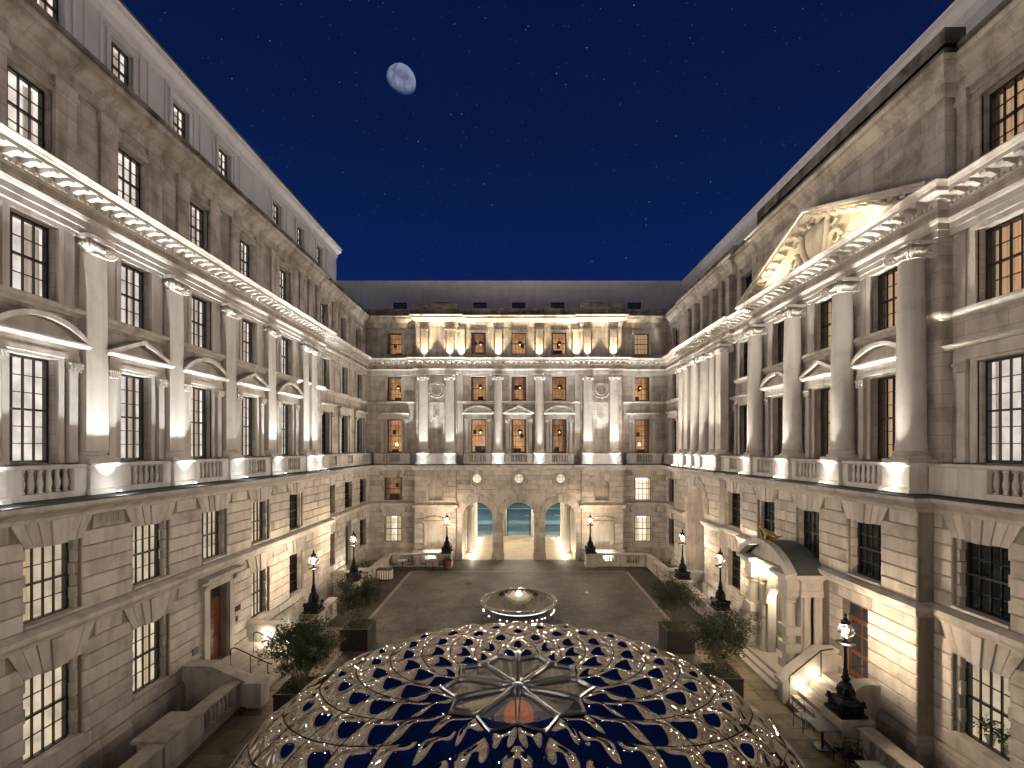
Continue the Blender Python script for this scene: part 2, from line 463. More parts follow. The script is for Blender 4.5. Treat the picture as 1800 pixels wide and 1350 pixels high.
def courses(wg, s0, s1, p, z0, z1, n, voids, maxlen=2.6):
    """rusticated courses as single stones; voids: (s_left, s_right, z_low, z_high, flare)"""
    h = (z1 - z0) / n
    for k in range(n):
        a, b = z0 + k * h, z0 + (k + 1) * h
        cuts = []
        for (u, v, c, d, fl) in voids:
            if b > c + 0.05 and a < d - 0.05: cuts.append((u, v))
            elif fl and a >= d - 0.06 and a < d + 0.85:
                e = min(0.42, (b - d) * 0.52); cuts.append((u - e, v + e))
        cuts.sort(); x = s0; spans = []
        for (u, v) in cuts:
            if u > x + 0.05: spans.append((x, u))
            x = max(x, v)
        if x < s1 - 0.05: spans.append((x, s1))
        for (u, v) in spans:
            m = max(1, math.ceil((v - u) / maxlen)); off = 0.18 * (k % 2) if m > 1 else 0
            xs = [u + (v - u) * i / m + (off if 0 < i < m else 0) for i in range(m + 1)]
            for i in range(m): stone_block(wg, xs[i], xs[i+1], p, a, b)

def voussoirs(wg, s, p, z0, z1, w, n=7):
    H = z1 - z0
    for i in range(n):
        def mk(i=i):
            b0 = -w/2 + w * i / n; b1 = -w/2 + w * (i + 1) / n; k = 1.0 + 0.62 * H
            mid = abs(i - (n - 1) / 2)
            pr = -0.09 if mid < 0.6 else (-0.045 if mid < 1.6 else -0.012)
            g = 0.007
            top = H - 0.01
            mb = MB(); mb.ext([(b0 + g, -0.03 if mid < 1.6 else 0.0), (b1 - g, -0.03 if mid < 1.6 else 0.0), (b1 * k - g, top), (b0 * k + g, top)], pr, 0.16, 'y')
            return mb.mesh('voussoir', M['block'])
        put('voussoir', cached(('vs', i, n, round(w, 2), round(H, 2)), mk), wg, (s, p, z0))

def arch_stones(wg, c, p, r, zs, n=11, depth=0.75, key=True, proud=0.03):
    for i in range(n):
        a0 = PI * i / n; a1 = PI * (i + 1) / n; g = 0.006
        def mk(i=i, a0=a0, a1=a1):
            k = key and i == n // 2
            d = depth * (1.25 if k else (1.12 if i % 2 else 1.0))
            pts = [(-(r) * math.cos(a0 + g), r * math.sin(a0 + g)), (-(r) * math.cos((a0 + a1) / 2), r * math.sin((a0 + a1) / 2)), (-(r) * math.cos(a1 - g), r * math.sin(a1 - g)),
                   (-(r + d) * math.cos(a1 - g), (r + d) * math.sin(a1 - g)), (-(r + d) * math.cos(a0 + g), (r + d) * math.sin(a0 + g))]
            mb = MB(); mb.ext(pts, -(proud + (0.08 if k else 0)), 0.14, 'y')
            return mb.mesh('voussoir', M['block'])
        put('voussoir', cached(('as', i, n, round(r, 2), depth, proud), mk), wg, (c, p, zs))

def moulding(wg, path, prof, mat='trim', name='cornice'):
    mb = MB(); mb.sweep(path, prof)
    return put(name, mb.mesh(name, M[mat]), wg)

# ---- windows
RW = random.Random(21)
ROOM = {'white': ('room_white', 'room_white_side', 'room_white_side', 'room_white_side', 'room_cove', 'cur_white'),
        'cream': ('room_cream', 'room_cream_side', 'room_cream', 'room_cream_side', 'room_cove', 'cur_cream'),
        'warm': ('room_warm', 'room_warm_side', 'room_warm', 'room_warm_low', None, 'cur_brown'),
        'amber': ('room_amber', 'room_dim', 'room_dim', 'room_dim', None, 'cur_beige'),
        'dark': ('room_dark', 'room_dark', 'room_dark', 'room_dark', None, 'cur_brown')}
def curtain_mesh(w, h, mat):
    mb = MB(); n = max(6, int(w / 0.05)); amp = 0.035
    vs = []
    for i in range(n + 1):
        x = w * i / n; y = amp * math.sin(i * 1.35)
        vs += [(x, y, 0), (x + 0.02 * math.sin(i * 0.7), y * 0.7, h)]
    mb.add(vs, [(2*i, 2*i+2, 2*i+3, 2*i+1) for i in range(n)])
    return mb.mesh('curtain', M[mat], smooth='all', fix=False)
def window(wg, s, p, z0, w, h, cols, rows, style, panes=False, lamp=False, cover=None, sash=True):
    key = (round(w, 3), round(h, 3), cols, rows)
    f = 0.065; cw = (w - 2 * f) / cols; ch = (h - 2 * f - 0.03) / rows
    def frame():
        mb = MB(); b = 0.0115
        mb.box(-w/2, -w/2 + f, -0.05, 0.07, 0, h); mb.box(w/2 - f, w/2, -0.05, 0.07, 0, h)
        mb.box(-w/2 + f, w/2 - f, -0.05, 0.07, h - f, h); mb.box(-w/2 + f, w/2 - f, -0.07, 0.07, 0, f + 0.03)
        mid = rows // 2
        for j in range(1, rows):
            z = f + 0.03 + ch * j
            if j == mid and sash: mb.box(-w/2 + f, w/2 - f, -0.045, 0.05, z - 0.028, z + 0.028)
            else: mb.box(-w/2 + f, w/2 - f, -0.02 + (0.02 if j < mid else 0), 0.02 + (0.02 if j < mid else 0), z - b, z + b)
        for i in range(1, cols):
            x = -w/2 + f + cw * i
            mb.box(x - b, x + b, -0.022, 0.042, f + 0.03, h - f)
        return mb.mesh('window', M['sash'])
    wo = put('window', cached(('wf',) + key, frame), wg, (s, p, z0))
    def quad(a, b2):
        mb = MB(); mb.add([(0,0,0),(a,0,0),(a,0,b2),(0,0,b2)], [(0,1,2,3)]); return mb.mesh('pane', M['glass'], fix=False)
    if panes:
        pm = cached(('pane', round(cw, 4), round(ch, 4)), lambda: quad(cw - 0.004, ch - 0.004))
        for i in range(cols):
            for j in range(rows):
                put('pane', pm, wo, (-w/2 + f + cw * i + 0.002, 0.012, f + 0.03 + ch * j + 0.002))
    else:
        put('glass', cached(('gl', key), lambda: quad(w - 2*f, h - 2*f)), wo, (-w/2 + f, 0.012, f))
    bk, sd, ce, fl, cv, cu = ROOM[style]
    def room():
        mb = MB(); x = w/2 + 0.12; d = 1.5; y0 = 0.1; zt = h + 0.15; zb = -0.1
        mb.add([(-x,d,zb),(x,d,zb),(x,d,zt),(-x,d,zt)], [(0,1,2,3)])
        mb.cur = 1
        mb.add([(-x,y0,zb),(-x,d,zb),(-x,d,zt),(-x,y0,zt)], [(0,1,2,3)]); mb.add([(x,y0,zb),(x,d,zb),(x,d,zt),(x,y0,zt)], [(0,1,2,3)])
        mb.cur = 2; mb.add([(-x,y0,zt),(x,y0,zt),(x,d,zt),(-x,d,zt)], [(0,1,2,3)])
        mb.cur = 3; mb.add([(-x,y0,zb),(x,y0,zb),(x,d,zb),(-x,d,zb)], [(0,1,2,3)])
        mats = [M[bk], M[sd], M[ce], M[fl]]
        if cv:
            mb.cur = 4; mb.box(-x + 0.08, x - 0.08, d - 0.06, d - 0.02, h - 0.42, h - 0.16); mats.append(M[cv])
        return mb.mesh('room', mats, fix=False)
    put('room', cached(('room', key, style), room), wo)
    if cover is None: cover = {'white': RW.choice((0.12, 0.18, 0.24, 0.32)), 'cream': RW.choice((0.14, 0.24, 0.34)), 'warm': RW.choice((0.0, 0.12, 0.2)), 'amber': RW.choice((0.5, 0.42, 0.3)), 'dark': 0.0}[style]
    if cover:
        cwid = w * cover
        cm = cached(('cur', round(cwid, 2), round(h, 2), cu), lambda: curtain_mesh(cwid, h - 0.05, cu))
        put('curtain', cm, wo, (-w/2 + 0.02, 0.22, 0.02))
        if RW.random() < 0.8: put('curtain', cm, wo, (w/2 - 0.02 - cwid, 0.22, 0.02))
    if lamp:
        def lampm():
            mb = MB(); mb.lathe([(0.02, 0), (0.02, 0.35)], 8); mb.cur = 1; mb.lathe([(0.15, 0.35), (0.09, 0.62)], 12)
            return mb.mesh('room_lamp', [M['shade'], M['lamp_glow']], smooth=True)
        def hang():
            mb = MB(); mb.lathe([(0.012, 0.0), (0.012, 0.5)], 6); mb.lathe([(0.20, -0.22), (0.17, -0.05), (0.05, 0.0)], 12); mb.cur = 1; mb.sphere((0, 0, -0.3), 0.07, 8, 6)
            return mb.mesh('hanging_lamp', [M['shade'], M['lamp_glow']], smooth=True)
        if lamp == 'hang': put('hanging_lamp', cached('hang', hang), wo, (w * 0.08, 0.7, h * 0.72))
        else: put('room_lamp', cached('rlamp', lampm), wo, (-w * 0.02, 0.6, 0.25))
    if style == 'warm':
        fw = w * RW.uniform(0.35, 0.7); fh = RW.uniform(0.25, 0.6)
        me = cached(('furn', round(fw, 1), round(fh, 1)), lambda: (lambda m: (m.cbox(0, round(fw, 1), 0, 0.3, 0, round(fh, 1), 0.04), m.mesh('furniture', M['shade']))[1])(MB()))
        put('furniture', me, wo, (-w/2 + RW.uniform(0, w - fw), 0.95, 0.0))
        put('picture', cached('pict', lambda: (lambda m: (m.box(0, 0.3, 0, 0.03, 0, 0.4), m.mesh('picture', M['shade']))[1])(MB())), wo, (RW.uniform(-w/2, w/2 - 0.3), 1.45, h * RW.uniform(0.45, 0.6)))
    return wo

def jambs(wg, s, p, z0, z1, w, n, t=0.32):
    """stepped stones inside a rusticated reveal"""
    h = (z1 - z0) / n
    for k in range(n):
        L = 0.15 if k % 2 else 0.10
        def mk(L=L, h=h):
            mb = MB(); mb.cbox(0, L, 0, t - 0.14, 0.012, h - 0.012, 0.012); return mb.mesh('jamb_stone', M['block'])
        me = cached(('jb', L, round(h, 3)), mk)
        put('jamb_stone', me, wg, (s - w/2, p + 0.12, z0 + k * h)); put('jamb_stone', me, wg, (s + w/2 - L, p + 0.12, z0 + k * h))

def lower_storeys(wg, s0, s1, p, g, f, door=(), voids=(), jamb_near=(), cores=True, pan=()):
    """rusticated ground floor and mezzanine; g, f: {centre: style}"""
    ow = WW + 0.30; ops = []; vd = list(voids)
    for s in g: ops.append((s - ow/2, s + ow/2, G0, G1)); vd.append((s - ow/2, s + ow/2, G0, G1, True))
    for s in f: ops.append((s - ow/2, s + ow/2, F0, F1)); vd.append((s - ow/2, s + ow/2, F0, F1, True))
    for (s, w_, za, zb) in door: ops.append((s - w_/2, s + w_/2, za, zb)); vd.append((s - w_/2, s + w_/2, za, zb, False))
    if cores: wall(wg, s0, s1, p + 0.05, -2.45, 7.95, ops, mat='joint')
    courses(wg, s0, s1, p, 0.95, 4.55, 8, vd)
    courses(wg, s0, s1, p, 5.0, 7.75, 6, vd)
    for (d, za, zb) in ((g, G0, G1), (f, F0, F1)):
        for s, st in d.items():
            voussoirs(wg, s, p, zb, 4.55 if zb < 4.5 else 7.75, ow)
            if s in jamb_near: jambs(wg, s, p, za, zb, ow, 6)
            window(wg, s, p + 0.33, za, WW if s in jamb_near else WW + 0.2, zb - za, 4, 4, st, panes=(s in pan))
            def sill(ow=ow):
                mb = MB(); mb.box(-ow/2 + 0.004, ow/2 - 0.004, -0.03, 0.34, 0, 0.07); return mb.mesh('sill', M['trim'])
            put('sill', cached('sill', sill), wg, (s, p, za - 0.002))

# ---- columns
def column_meshes():
    def shaft():
        z0, z1 = 0.36, CAP_T - PED - 0.50; prof = []
        for k in range(13):
            t = k / 12; r = 0.385 * (1 - 0.15 * max(0, t - 0.25) ** 1.5 / 0.75 ** 1.5)
            prof.append((r + (0.03 if k == 0 else 0), z0 + (z1 - z0) * t))
        mb = MB(); mb.lathe(prof, 28)
        # drum joints: two thin grooves read as fine dark lines
        return mb.mesh('column', M['column'], smooth=True)
    def base():
        mb = MB(); mb.box(-0.52, 0.52, -0.52, 0.52, 0.0, 0.12)
        mb.lathe([(0.51, 0.12), (0.52, 0.17), (0.50, 0.22), (0.43, 0.24), (0.43, 0.28), (0.46, 0.31), (0.45, 0.35), (0.41, 0.37)], 28)
        return mb.mesh('base', M['column'], smooth=True)
    def cap():
        z = CAP_T - PED - 0.52
        mb = MB(); mb.lathe([(0.335, z), (0.37, z + 0.03), (0.345, z + 0.06), (0.35, z + 0.12), (0.42, z + 0.22), (0.40, z + 0.30), (0.36, z + 0.36)], 24)
        ab = []
        for k in range(4):
            a = PI / 4 + k * PI / 2
            for da, rr in ((-0.13, 0.63), (0.13, 0.63)): ab.append((rr * math.cos(a + da), rr * math.sin(a + da)))
            a2 = a + PI / 4; ab.append((0.44 * math.cos(a2), 0.44 * math.sin(a2)))
        mb.ext(ab, z + 0.40, z + 0.52, 'z')
        for k in range(4):            # four angle volutes: a coil with a proud eye
            a = PI / 4 + k * PI / 2; d = Vector((math.cos(a), math.sin(a), 0)); q = Vector((-math.sin(a), math.cos(a), 0))
            c = d * 0.50 + Vector((0, 0, z + 0.20))
            for sgn in (-1, 1):
                for (rr, off) in ((0.175, 0.035), (0.115, 0.06), (0.055, 0.085)):
                    ring = [c + d * (rr * math.cos(t)) + Vector((0, 0, rr * math.sin(t))) + q * (sgn * off) for t in [2 * PI * i / 12 for i in range(13)]]
                    mb.tube(ring, 0.034, 5)
            mb.ext([(0, 0)] * 0 or [(0.12 * math.cos(2*PI*i/10), 0.12 * math.sin(2*PI*i/10)) for i in range(10)], -0.05, 0.05, 'z')
            n0 = len(mb.v) - 20
            for i in range(n0, len(mb.v)):
                vx, vy, vz = mb.v[i]; mb.v[i] = tuple(c + d * vx + Vector((0, 0, vy)) + q * vz)
        for k in range(4):            # festoon of small husks between the volutes
            a = k * PI / 2
            for j in range(7):
                t = a + (j - 3) * 0.16; rr = 0.42
                mb.sphere((rr * math.cos(t), rr * math.sin(t), z + 0.29 - 0.10 * (1 - ((j - 3) / 3.0) ** 2)), 0.05, 6, 4)
        return mb.mesh('capital', M['column'], smooth=True)
    return (cached('c_shaft', shaft), cached('c_base', base), cached('c_cap', cap))
def pilaster_shaft():
    mb = MB(); z0, z1 = 0.36, CAP_T - PED - 0.50; a, b = 0.385, 0.345
    mb.add([(-a,-0.30,z0),(a,-0.30,z0),(a,0.2,z0),(-a,0.2,z0),(-b,-0.27,z1),(b,-0.27,z1),(b,0.2,z1),(-b,0.2,z1)], [(0,3,2,1),(4,5,6,7),(0,1,5,4),(1,2,6,5),(2,3,7,6),(3,0,4,7)])
    return mb.mesh('column', M['column'])
def column(wg, s, p, pilaster=False):
    a, b, c = column_meshes()
    if pilaster: a = cached('c_pil', pilaster_shaft)
    o = put('column', a, wg, (s, p, PED)); put('base', b, o); put('capital', c, o)
    return o
def pedestal(wg, s, p, w=1.06, d=1.0):
    """p: plane of its front face"""
    def mk():
        mb = MB(); h = PED - LEDGE
        mb.box(-w/2, w/2, 0, d, 0.17, h - 0.11)
        mb.ext([(-0.07, 0), (-0.07, 0.10), (-0.03, 0.15), (0, 0.17), (d, 0.17), (d, 0)], -w/2 - 0.07, w/2 + 0.07, 'x')
        mb.ext([(0, h - 0.11), (-0.05, h - 0.08), (-0.09, h - 0.07), (-0.09, h), (d, h), (d, h - 0.11)], -w/2 - 0.08, w/2 + 0.08, 'x')
        return mb.mesh('pedestal', M['column'])
    return put('pedestal', cached(('ped', round(w, 2), d), mk), wg, (s, p, LEDGE))
BAL = [(0.07, 0), (0.07, 0.03), (0.045, 0.05), (0.05, 0.08), (0.075, 0.16), (0.08, 0.20), (0.06, 0.28), (0.042, 0.38), (0.045, 0.42), (0.07, 0.44), (0.07, 0.48)]
def baluster_mesh(h, k=1.0, mat='trim'):
    return cached(('bal', round(h, 3), k, mat), lambda: (lambda mb: mb.lathe([(r * k, z * h / 0.48) for (r, z) in BAL], 12) and mb.mesh('baluster', M[mat], smooth=True))(MB()))
def balustrade(wg, a, b, p, n=6, t=0.3, die=None):
    """between two pedestals; p: front plane"""
    L = b - a; die = die if die is not None else max(0.28, (L - n * 0.235) / 2)
    def mk():
        mb = MB(); h = PED - LEDGE
        mb.box(0, L, -0.03, t + 0.03, 0, 0.17); mb.box(0, die, 0, t, 0.17, h - 0.12); mb.box(L - die, L, 0, t, 0.17, h - 0.12)
        mb.ext([(0, h - 0.12), (-0.04, h - 0.09), (-0.06, h - 0.08), (-0.06, h), (t + 0.06, h), (t + 0.06, h - 0.12)], 0, L, 'x')
        return mb.mesh('balustrade', M['trim'])
    o = put('balustrade', cached(('balr', round(L, 2), n, round(die, 2)), mk), wg, (a, p, LEDGE))
    bm_ = baluster_mesh(PED - LEDGE - 0.29)
    for i in range(n): put('baluster', bm_, o, (die + (L - 2 * die) * (i + 0.5) / n, t / 2, 0.17))
    return o
def small_capital():
    def mk():
        mb = MB(); mb.box(-0.15, 0.15, -0.10, 0.10, 0.0, 0.03); mb.tbox(0, 0, 0.03, 0.30, 0.12, 0.17); mb.box(-0.20, 0.20, -0.14, 0.10, 0.31, 0.37)
        random.seed(3)
        for i in range(5):
            for j in range(3):
                x = -0.16 + 0.08 * i + (0.04 if j % 2 else 0); z = 0.07 + 0.09 * j
                mb.sphere((x, -0.13 - 0.02 * j, z), 0.042, 6, 4, 1.5)
        for sx in (-1, 1): mb.sphere((sx * 0.17, -0.16, 0.26), 0.055, 8, 5)
        return mb.mesh('capital', M['trim'], smooth=True)
    return cached('scap', mk)
def aedicule(wg, s, p, kind):
    """surround of a main-floor window: two pilasters with leafy capitals, entablature and pediment (arch, gable, flat)"""
    hw = 1.02
    def body():
        mb = MB(); z = N1 + 0.08
        mb.box(-hw - 0.16, hw + 0.16, -0.17, 0.1, z, z + 0.14); mb.box(-hw - 0.14, hw + 0.14, -0.15, 0.1, z + 0.14, z + 0.36)
        # inner architrave round the opening
        mb.box(-WW/2 - 0.17, -WW/2, -0.06, 0.05, N0, N1); mb.box(WW/2, WW/2 + 0.17, -0.06, 0.05, N0, N1); mb.box(-WW/2 - 0.17, WW/2 + 0.17, -0.06, 0.05, N1, N1 + 0.08)
        return mb.mesh('window_surround', M['trim'])
    o = put('window_surround', cached(('aed', kind == 'flat'), body), wg, (s, p, 0))
    def pil():
        mb = MB(); mb.box(-0.13, 0.13, -0.13, 0.1, 0.12, N1 - N0 - 0.3); mb.box(-0.17, 0.17, -0.17, 0.1, 0, 0.12); return mb.mesh('pilaster', M['trim'])
    for sx in (-1, 1):
        put('pilaster', cached('pilm', pil), o, (sx * hw, 0, N0)); put('capital', small_capital(), o, (sx * hw, -0.04, N1 - 0.29))
    def ped():
        mb = MB(); z = N1 + 0.44; e = hw + 0.36; d0 = -0.36
        mb.ext([(0.1, z), (-0.26, z), (-0.30, z + 0.05), (d0, z + 0.08), (d0, z + 0.14), (0.1, z + 0.14)], -e, e, 'x')
        if kind == 'gable':
            hgt = 0.62
            for sx in (-1, 1):
                mb.ext([(sx * e, z + 0.14), (sx * (e - 0.30), z + 0.14), (0, z + hgt - 0.02), (0, z + hgt + 0.13)], d0, 0.1, 'y')
            mb.ext([(-e + 0.3, z + 0.14), (e - 0.3, z + 0.14), (0, z + hgt)], -0.1, 0.1, 'y')
        elif kind == 'arch':
            n = 14; rise = 0.62; rr = (e * e + rise * rise) / (2 * rise); a = math.asin(e / rr)
            o_ = [(rr * math.sin(-a + 2*a*k/n), z + 0.14 + rise - rr + rr * math.cos(-a + 2*a*k/n)) for k in range(n + 1)]
            ri = rr - 0.15
            i_ = [(ri * math.sin(-a + 2*a*k/n) , max(z + 0.14, z + 0.14 + rise - rr + ri * math.cos(-a + 2*a*k/n))) for k in range(n + 1)]
            for k in range(n): mb.ext([o_[k], o_[k+1], i_[k+1], i_[k]], d0, 0.1, 'y')
            mb.ext(i_ + [(e * 0.8, z + 0.13), (-e * 0.8, z + 0.13)], -0.1, 0.1, 'y')
        return mb.mesh('pediment', M['trim'])
    put('pediment', cached(('pedi', kind), ped), o)
    return o
# ---- profiles (out, z)
P_LEDGE = [(-0.3, 7.75), (0.10, 7.75), (0.16, 7.86), (0.34, 7.98), (0.54, 8.05), (0.62, 8.12), (0.62, 8.22), (-0.3, 8.22)]
P_LEAD = [(-0.9, 8.224), (0.64, 8.224), (0.64, 8.26), (-0.9, LEDGE)]
P_STRING = [(-0.1, 4.55), (0.05, 4.55), (0.09, 4.63), (0.20, 4.72), (0.24, 4.78), (0.24, 4.90), (0.02, 5.0), (-0.1, 5.0)]
P_PLINTH = [(-0.1, -2.45), (0.14, -2.45), (0.14, 0.72), (0.06, 0.95), (-0.1, 0.95)]
P_ARCHI = [(-0.35, 16.10), (0.06, 16.10), (0.06, 16.28), (0.10, 16.29), (0.10, 16.48), (0.16, 16.52), (0.20, 16.60), (-0.35, 16.60)]
P_FRIEZE = [(-0.35, 16.60), (0.05, 16.60), (0.05, 16.92), (-0.35, 16.92)]
P_BED = [(-0.35, 16.92), (0.08, 16.92), (0.12, 16.96), (0.16, 17.06), (0.16, 17.22), (-0.35, 17.22)]
P_CORONA = [(-0.35, 17.22), (0.58, 17.22), (0.58, 17.33), (0.61, 17.35), (0.64, 17.41), (0.70, 17.47), (0.70, 17.50), (-0.35, 17.56)]
P_SILLBAND = [(-0.1, 13.55), (0.06, 13.55), (0.10, 13.62), (0.20, 13.68), (0.22, 13.72), (0.22, 13.80), (-0.1, 13.83)]
P_ATTC = [(-0.3, 20.35), (0.05, 20.35), (0.08, 20.60), (0.12, 20.75), (0.20, 20.82), (0.36, 20.98), (0.42, 21.02), (0.42, 21.14), (0.50, 21.24), (0.50, 21.30), (-0.3, 21.34)]
P_PARAP = [(-0.5, 21.3), (-0.06, 21.3), (-0.06, 21.86), (0.0, 21.88), (0.0, 22.0), (-0.5, 22.03)]
def entablature(wg, path, modillions=True, skip=()):
    moulding(wg, path, P_ARCHI, name='architrave'); moulding(wg, path, P_FRIEZE, 'wall', name='frieze')
    moulding(wg, path, P_BED, name='bed_moulding'); c = moulding(wg, path, P_CORONA, name='cornice')
    def mod():
        mb = MB(); mb.ext([(0.0, 0.0), (0.0, -0.14), (-0.10, -0.155), (-0.28, -0.09), (-0.38, -0.10), (-0.41, -0.06), (-0.41, 0.0)], -0.085, 0.085, 'x')
        return mb.mesh('modillion', M['trim'])
    me = cached('modil', mod)
    den = MB()
    for i in range(len(path) - 1):
        (x0, y0), (x1, y1) = path[i], path[i+1]
        if abs(y1 - y0) > 0.01: continue
        L = x1 - x0; n = max(1, int(L / 0.44))
        for k in range(n):
            x = x0 + L * (k + 0.5) / n
            put('modillion', me, c, (x, y0 - 0.16, 17.22))
        nd_ = int(L / 0.15)
        for k in range(nd_):
            x = x0 + L * (k + 0.5) / nd_; den.box(x - 0.045, x + 0.045, y0 - 0.215, y0 - 0.15, 16.97, 17.07)
    if den.v: tag(put('dentil_course', den.mesh('dentil_course', M['trim']), c), kind='stuff')
def attic_storey(wg, path):
    moulding(wg, path, P_ATTC, 'attic', name='attic_cornice'); moulding(wg, path, P_PARAP, 'sooty', name='parapet')
def frame_surround(wg, s, p, z0, z1, w=WW, b=0.17, name='window_surround', sillz=False, mat='trim'):
    def mk():
        mb = MB(); h = z1 - z0
        mb.box(-w/2 - b, -w/2, -0.07, 0.05, 0, h); mb.box(w/2, w/2 + b, -0.07, 0.05, 0, h); mb.box(-w/2 - b, w/2 + b, -0.07, 0.05, h, h + b)
        mb.box(-w/2 - b - 0.04, w/2 + b + 0.04, -0.11, 0.05, h + b, h + b + 0.07)
        return mb.mesh(name, M[mat])
    return put(name, cached(('fs', round(z1 - z0, 2), b, mat), mk), wg, (s, p, z0))
def attic_panel(wg, s, p, w, lit=False):
    """a pair of shallow pilaster strips with base and cap on the attic wall"""
    def mk():
        mb = MB(); mb.box(-w/2, w/2, -0.10, 0.05, 0.16, 2.38); mb.box(-w/2 - 0.04, w/2 + 0.04, -0.14, 0.05, 0, 0.16); mb.box(-w/2 - 0.05, w/2 + 0.05, -0.15, 0.05, 2.38, 2.52); mb.box(-w/2 - 0.02, w/2 + 0.02, -0.12, 0.05, 2.52, 2.74)
        return mb.mesh('attic_pilaster', M['attic'])
    return put('attic_pilaster', cached(('ap', round(w, 2)), mk), wg, (s, p, 17.6))
def upper_storeys(wg, s0, s1, p, bays, pa=None, attic=True, surround='trim'):
    """bays: list of (centre, pediment kind, style main floor, style second floor, style attic, panes, lamp)"""
    ops = []
    for b in bays:
        s = b[0]
        ops += [(s - WW/2, s + WW/2, N0, N1), (s - WW/2, s + WW/2, U0, U1)]
    wall(wg, s0, s1, p, LEDGE - 0.3, 17.0, ops)
    if attic:
        pa = pa if pa is not None else p + 0.12
        wall(wg, s0, s1, pa, 17.3, 20.5, [(b[0] - WW/2, b[0] + WW/2, A0, A1) for b in bays if b[4]], mat='attic')
    for b in bays:
        s, kind, st1, st2, st3, pn, lm = b
        if kind: aedicule(wg, s, p, kind)
        window(wg, s, p + 0.28, N0, WW, N1 - N0, 4, 6, st1, panes=pn, lamp=lm)
        window(wg, s, p + 0.28, U0, WW, U1 - U0, 4, 4, st2, panes=pn, lamp='hang' if lm else False)
        frame_surround(wg, s, p, U0, U1)
        if attic and st3:
            window(wg, s, pa + 0.28, A0, WW, A1 - A0, 4, 4, st3, panes=pn, lamp='hang' if lm == 'hang' else False)
            frame_surround(wg, s, pa, A0, A1, mat='attic')
ORD = ['nearest', 'second', 'third', 'fourth', 'fifth', 'sixth', 'seventh', 'eighth', 'ninth', 'tenth']
def floodlight(loc, aim, where, power, color, spot=74, tilt_blend=1.0, falloff='Linear', added_fill=0, pool=True):
    """a small uplighter on a ledge: body, glowing lens and beam, plus added pedestal and fill lights"""
    t = empty('floodlight', loc, 0, 'small floodlight on the ledge ' + where, 'floodlight', 'floodlights on the ledges')
    def body():
        mb = MB(); mb.lathe([(0.07, 0.0), (0.075, 0.02), (0.05, 0.03), (0.05, 0.07)], 10); return mb.mesh('body', M['iron'], smooth=True)
    def lens():
        mb = MB(); mb.lathe([(0.04, 0.07), (0.042, 0.078)], 10); return mb.mesh('lens', M['lens'], smooth=True)
    put('body', cached('fl_b', body), t); put('lens', cached('fl_l', lens), t)
    light('beam', 'SPOT', (0, 0, 0.12), power, color, t, (aim[0] - loc[0], aim[1] - loc[1], aim[2] - loc[2]), 0.03, spot, tilt_blend, falloff)
    if pool: light('pool', 'POINT', ((loc[0] - aim[0]) * 0.12, (loc[1] - aim[1]) * 0.12, 0.22), P_POOL, color, t, size=0.05)  # extra light added to brighten the pedestal front
    if added_fill: light('added_fill', 'SPOT', (0, 0, 0.14), added_fill, (1.0, 0.855, 0.735), t, (-(aim[0] - loc[0]) * 2.2, -(aim[1] - loc[1]) * 2.2, 1.55), 0.10, 150, 0.5)  # wide fill light added to brighten the facades opposite
    return t
M['lens'] = glow('floodlight_lens', (0.9, 0.97, 1.0), 30.0)
# ================================================================ THE SETTING: ground
def sheet(name, x0, x1, y0, y1, z, mat, th=0.0, kind='structure', label=None):
    mb = MB(); mb.box(x0, x1, y0, y1, z - max(th, 0.02), z)
    return tag(put(name, mb.mesh(name, mat)), label, None, None, kind)
def cobble_mat():
    m, nt, b = new_mat('granite_setts'); L = nt.links
    tc = nd(nt, 'ShaderNodeTexCoord')
    mp = nd(nt, 'ShaderNodeMapping'); mp.inputs['Rotation'].default_value = (0, 0, R(45)); L.new(tc.outputs['Object'], mp.inputs[0])
    br = nd(nt, 'ShaderNodeTexBrick'); br.inputs['Scale'].default_value = 1.0
    br.inputs['Brick Width'].default_value = 0.19; br.inputs['Row Height'].default_value = 0.11; br.inputs['Mortar Size'].default_value = 0.012
    br.inputs['Color1'].default_value = (0.155, 0.140, 0.122, 1); br.inputs['Color2'].default_value = (0.082, 0.074, 0.066, 1); br.inputs['Mortar'].default_value = (0.022, 0.020, 0.017, 1)
    L.new(mp.outputs[0], br.inputs['Vector'])
    no = nd(nt, 'ShaderNodeTexNoise', Scale=0.5, Detail=8.0, Roughness=0.7); L.new(tc.outputs['Object'], no.inputs['Vector'])
    rp = nd(nt, 'ShaderNodeValToRGB'); rp.color_ramp.elements[0].position = 0.35; rp.color_ramp.elements[0].color = (0.5, 0.48, 0.46, 1)
    rp.color_ramp.elements[1].position = 0.65; rp.color_ramp.elements[1].color = (1.45, 1.4, 1.32, 1); L.new(no.outputs[0], rp.inputs[0])
    mx = nd(nt, 'ShaderNodeMix', data_type='RGBA', blend_type='MULTIPLY'); mx.inputs['Factor'].default_value = 1
    L.new(br.outputs['Color'], mx.inputs['A']); L.new(rp.outputs[0], mx.inputs['B']); L.new(mx.outputs['Result'], b.inputs['Base Color'])
    b.inputs['Roughness'].default_value = 0.62
    bp = nd(nt, 'ShaderNodeBump'); bp.inputs['Strength'].default_value = 0.6; bp.inputs['Distance'].default_value = 0.02; bp.invert = True
    L.new(br.outputs['Fac'], bp.inputs['Height']); L.new(bp.outputs[0], b.inputs['Normal'])
    return m
M['setts'] = cobble_mat()
M['slab'] = stone('york_slab', (0.20, 0.155, 0.098), var=0.3, streak=0.0, rough=0.6, grime=0.35)
M['slab_joint'] = stone('slab_joint', (0.05, 0.042, 0.03), var=0.2, streak=0.0)
M['kerb'] = stone('pale_line_stone', (0.28, 0.26, 0.235), var=0.2, streak=0.0)
